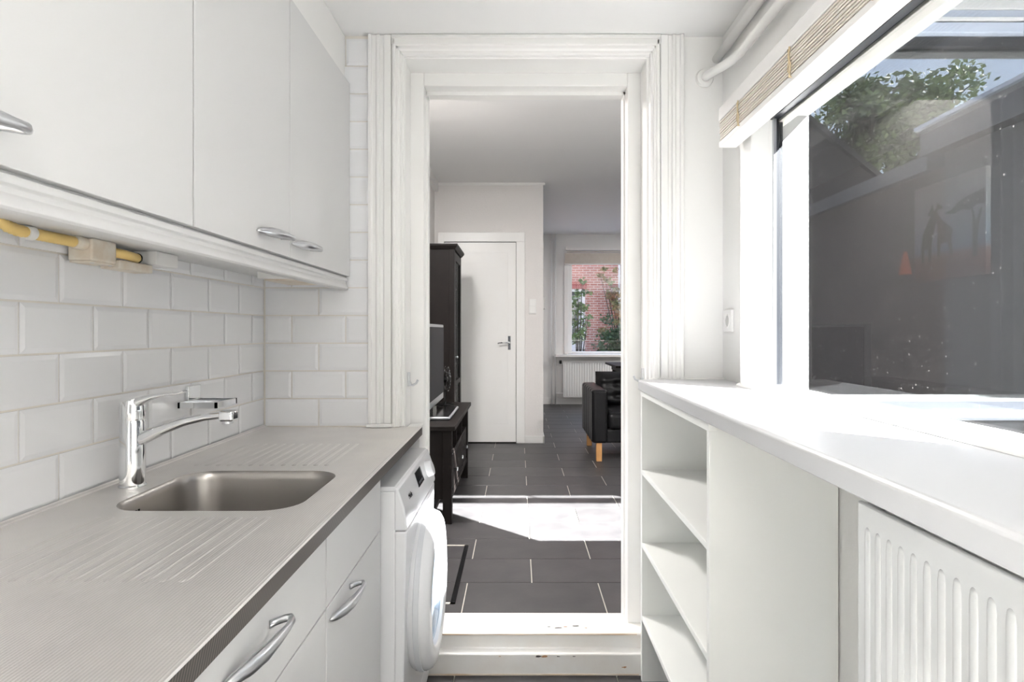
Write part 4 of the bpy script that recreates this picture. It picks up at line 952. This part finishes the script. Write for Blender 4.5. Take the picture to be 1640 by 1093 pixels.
# ================================================================== OUTDOORS, street side beyond the far window
bh = thing('brick_house', 'red brick house across the street behind the far window', 'building', (2.5, 19.5, -0.13))
w = MB(); w.box(-8, 1.55, 19, 21, -0.13, 7); w.box(2.12, 14, 19, 21, -0.13, 7); w.box(1.55, 2.12, 19, 21, -0.13, 0.62); w.box(1.55, 2.12, 19, 21, 2.62, 7)
w.build('brick_wall', BRICK, bh)
lint = None
for k in range(9):
    x = 1.50+k*.075
    if lint is None: lint = box(x, x+.062, 18.985, 19.01, 2.62, 2.86).build('lintel_brick', mat('lintel_brick_red', (0.33, 0.09, 0.08), 0.9, vary=.2), bh); lx = x
    else: copy_at(lint, bh, (x-lx, 0, 0))
wf = MB()
for b in ((1.55, 1.62, 19.05, 19.12, .62, 2.62), (2.03, 2.12, 19.05, 19.12, .62, 2.62), (1.55, 2.12, 19.05, 19.12, 2.54, 2.62), (1.55, 2.12, 19.05, 19.12, .62, .72), (1.55, 2.12, 19.05, 19.12, 1.40, 1.50)): wf.box(*b)
wfo = wf.build('window_frame', SIDE, bh)
box(1.62, 2.03, 19.10, 19.11, 0.72, 2.54).build('window_pane', GLASS_L, wfo); box(1.6, 2.05, 19.4, 19.42, .7, 2.6).build('curtain', SIDE, wfo)
dp = thing('downpipe', 'white rainwater downpipe on the brick house', 'pipe', (3.18, 18.95, -0.1))
MB().tube([(3.18, 18.93, -.1), (3.18, 18.93, 6.8)], .035, 10).build('pipe', SIDE, dp, smooth=True)
for z in (1.0, 3.0, 5.0): box(3.13, 3.23, 18.92, 18.984, z, z+.04).build('bracket', SIDE, dp)
def shrub(name, label, cat, centre, r, lm, n, per, size, seed, sp):
    random.seed(seed); t = thing(name, label, cat, (centre[0], centre[1], -0.13)); pts = []
    st_ = MB()
    for k in range(n):
        q = Vector((random.gauss(0, .45), random.gauss(0, .45), random.gauss(0, .45))); p = (centre[0]+q.x*r[0], centre[1]+q.y*r[1], max(0.05, centre[2]+q.z*r[2])); pts.append(p)
        if k % 3 == 0: st_.tube([(centre[0]+q.x*.1, centre[1], -.13), (centre[0]+q.x*r[0]*.5, centre[1]+q.y*r[1]*.5, p[2]*.5), p], [.02, .015, .005], 5)
    st_.build('stems', BARK, t); leaf_cloud(pts, per, sp, size).build('foliage', lm, t, kind='stuff')
shrub('climbing_vine', 'reddish green climbing vine growing up beside the downpipe', 'vine', (3.25, 18.55, 1.9), (0.75, .12, 2.0), LEAF2, 90, 30, .10, 11, .055)
shrub('hedge_bush', 'dark green bush at the foot of the brick house', 'bush', (3.0, 17.0, 0.75), (0.85, .4, .85), LEAF3, 70, 60, .10, 12, .09)
shrub('garden_shrub', 'bright green shrub outside the left edge of the far window', 'shrub', (1.28, 13.0, 1.5), (.22, .4, 1.2), LEAF, 26, 20, .09, 13, .05)

# ================================================================== fill lamps added out of view to brighten the two rooms
def fill_lamp_mat():
    m = bpy.data.materials.new('fill_lamp_diffuser'); m.use_nodes = True; b = m.node_tree.nodes['Principled BSDF']
    b.inputs['Base Color'].default_value = (0.9, 0.88, 0.85, 1); b.inputs['Emission Color'].default_value = (1, 0.95, 0.88, 1); b.inputs['Emission Strength'].default_value = 3.0; return m
LIT = fill_lamp_mat()
def fill_panel(name, label, x, y, z, wd, dp, watts):
    t = thing(name, label, 'ceiling lamp', (x, y, z))
    fr = MB(); fr.box(x-wd/2, x+wd/2, y-dp/2, y+dp/2, z-.03, z); fr.build('housing', WPLAST, t, bev=0.004)
    box(x-wd/2+.015, x+wd/2-.015, y-dp/2+.015, y+dp/2-.015, z-.034, z-.0301).build('diffuser', LIT, t)
    ld = bpy.data.lights.new('fill_light', 'AREA'); ld.shape = 'RECTANGLE'; ld.size = wd-.04; ld.size_y = dp-.04; ld.energy = watts; ld.color = (1.0, 0.975, 0.95)
    lo = bpy.data.objects.new('fill_light', ld); C.objects.link(lo); lo.parent = t; lo.location = (0, 0, -.037)
fill_panel('fill_lamp', 'added white rectangular fill lamp on the kitchen ceiling', -0.05, -0.55, ZC, 0.9, 0.30, 11)
fill_panel('fill_lamp', 'added white square fill lamp above the dining table end', 2.72, 7.75, 2.85, 0.6, 0.6, 45)
fill_panel('fill_lamp', 'added long white fill lamp above the tv bench', -0.70, 3.55, 2.85, 0.24, 0.6, 60)
fill_panel('fill_lamp', 'added short white fill lamp in the corner between courtyard window and giraffe picture', 2.98, 2.92, 2.85, 0.20, 0.5, 60)
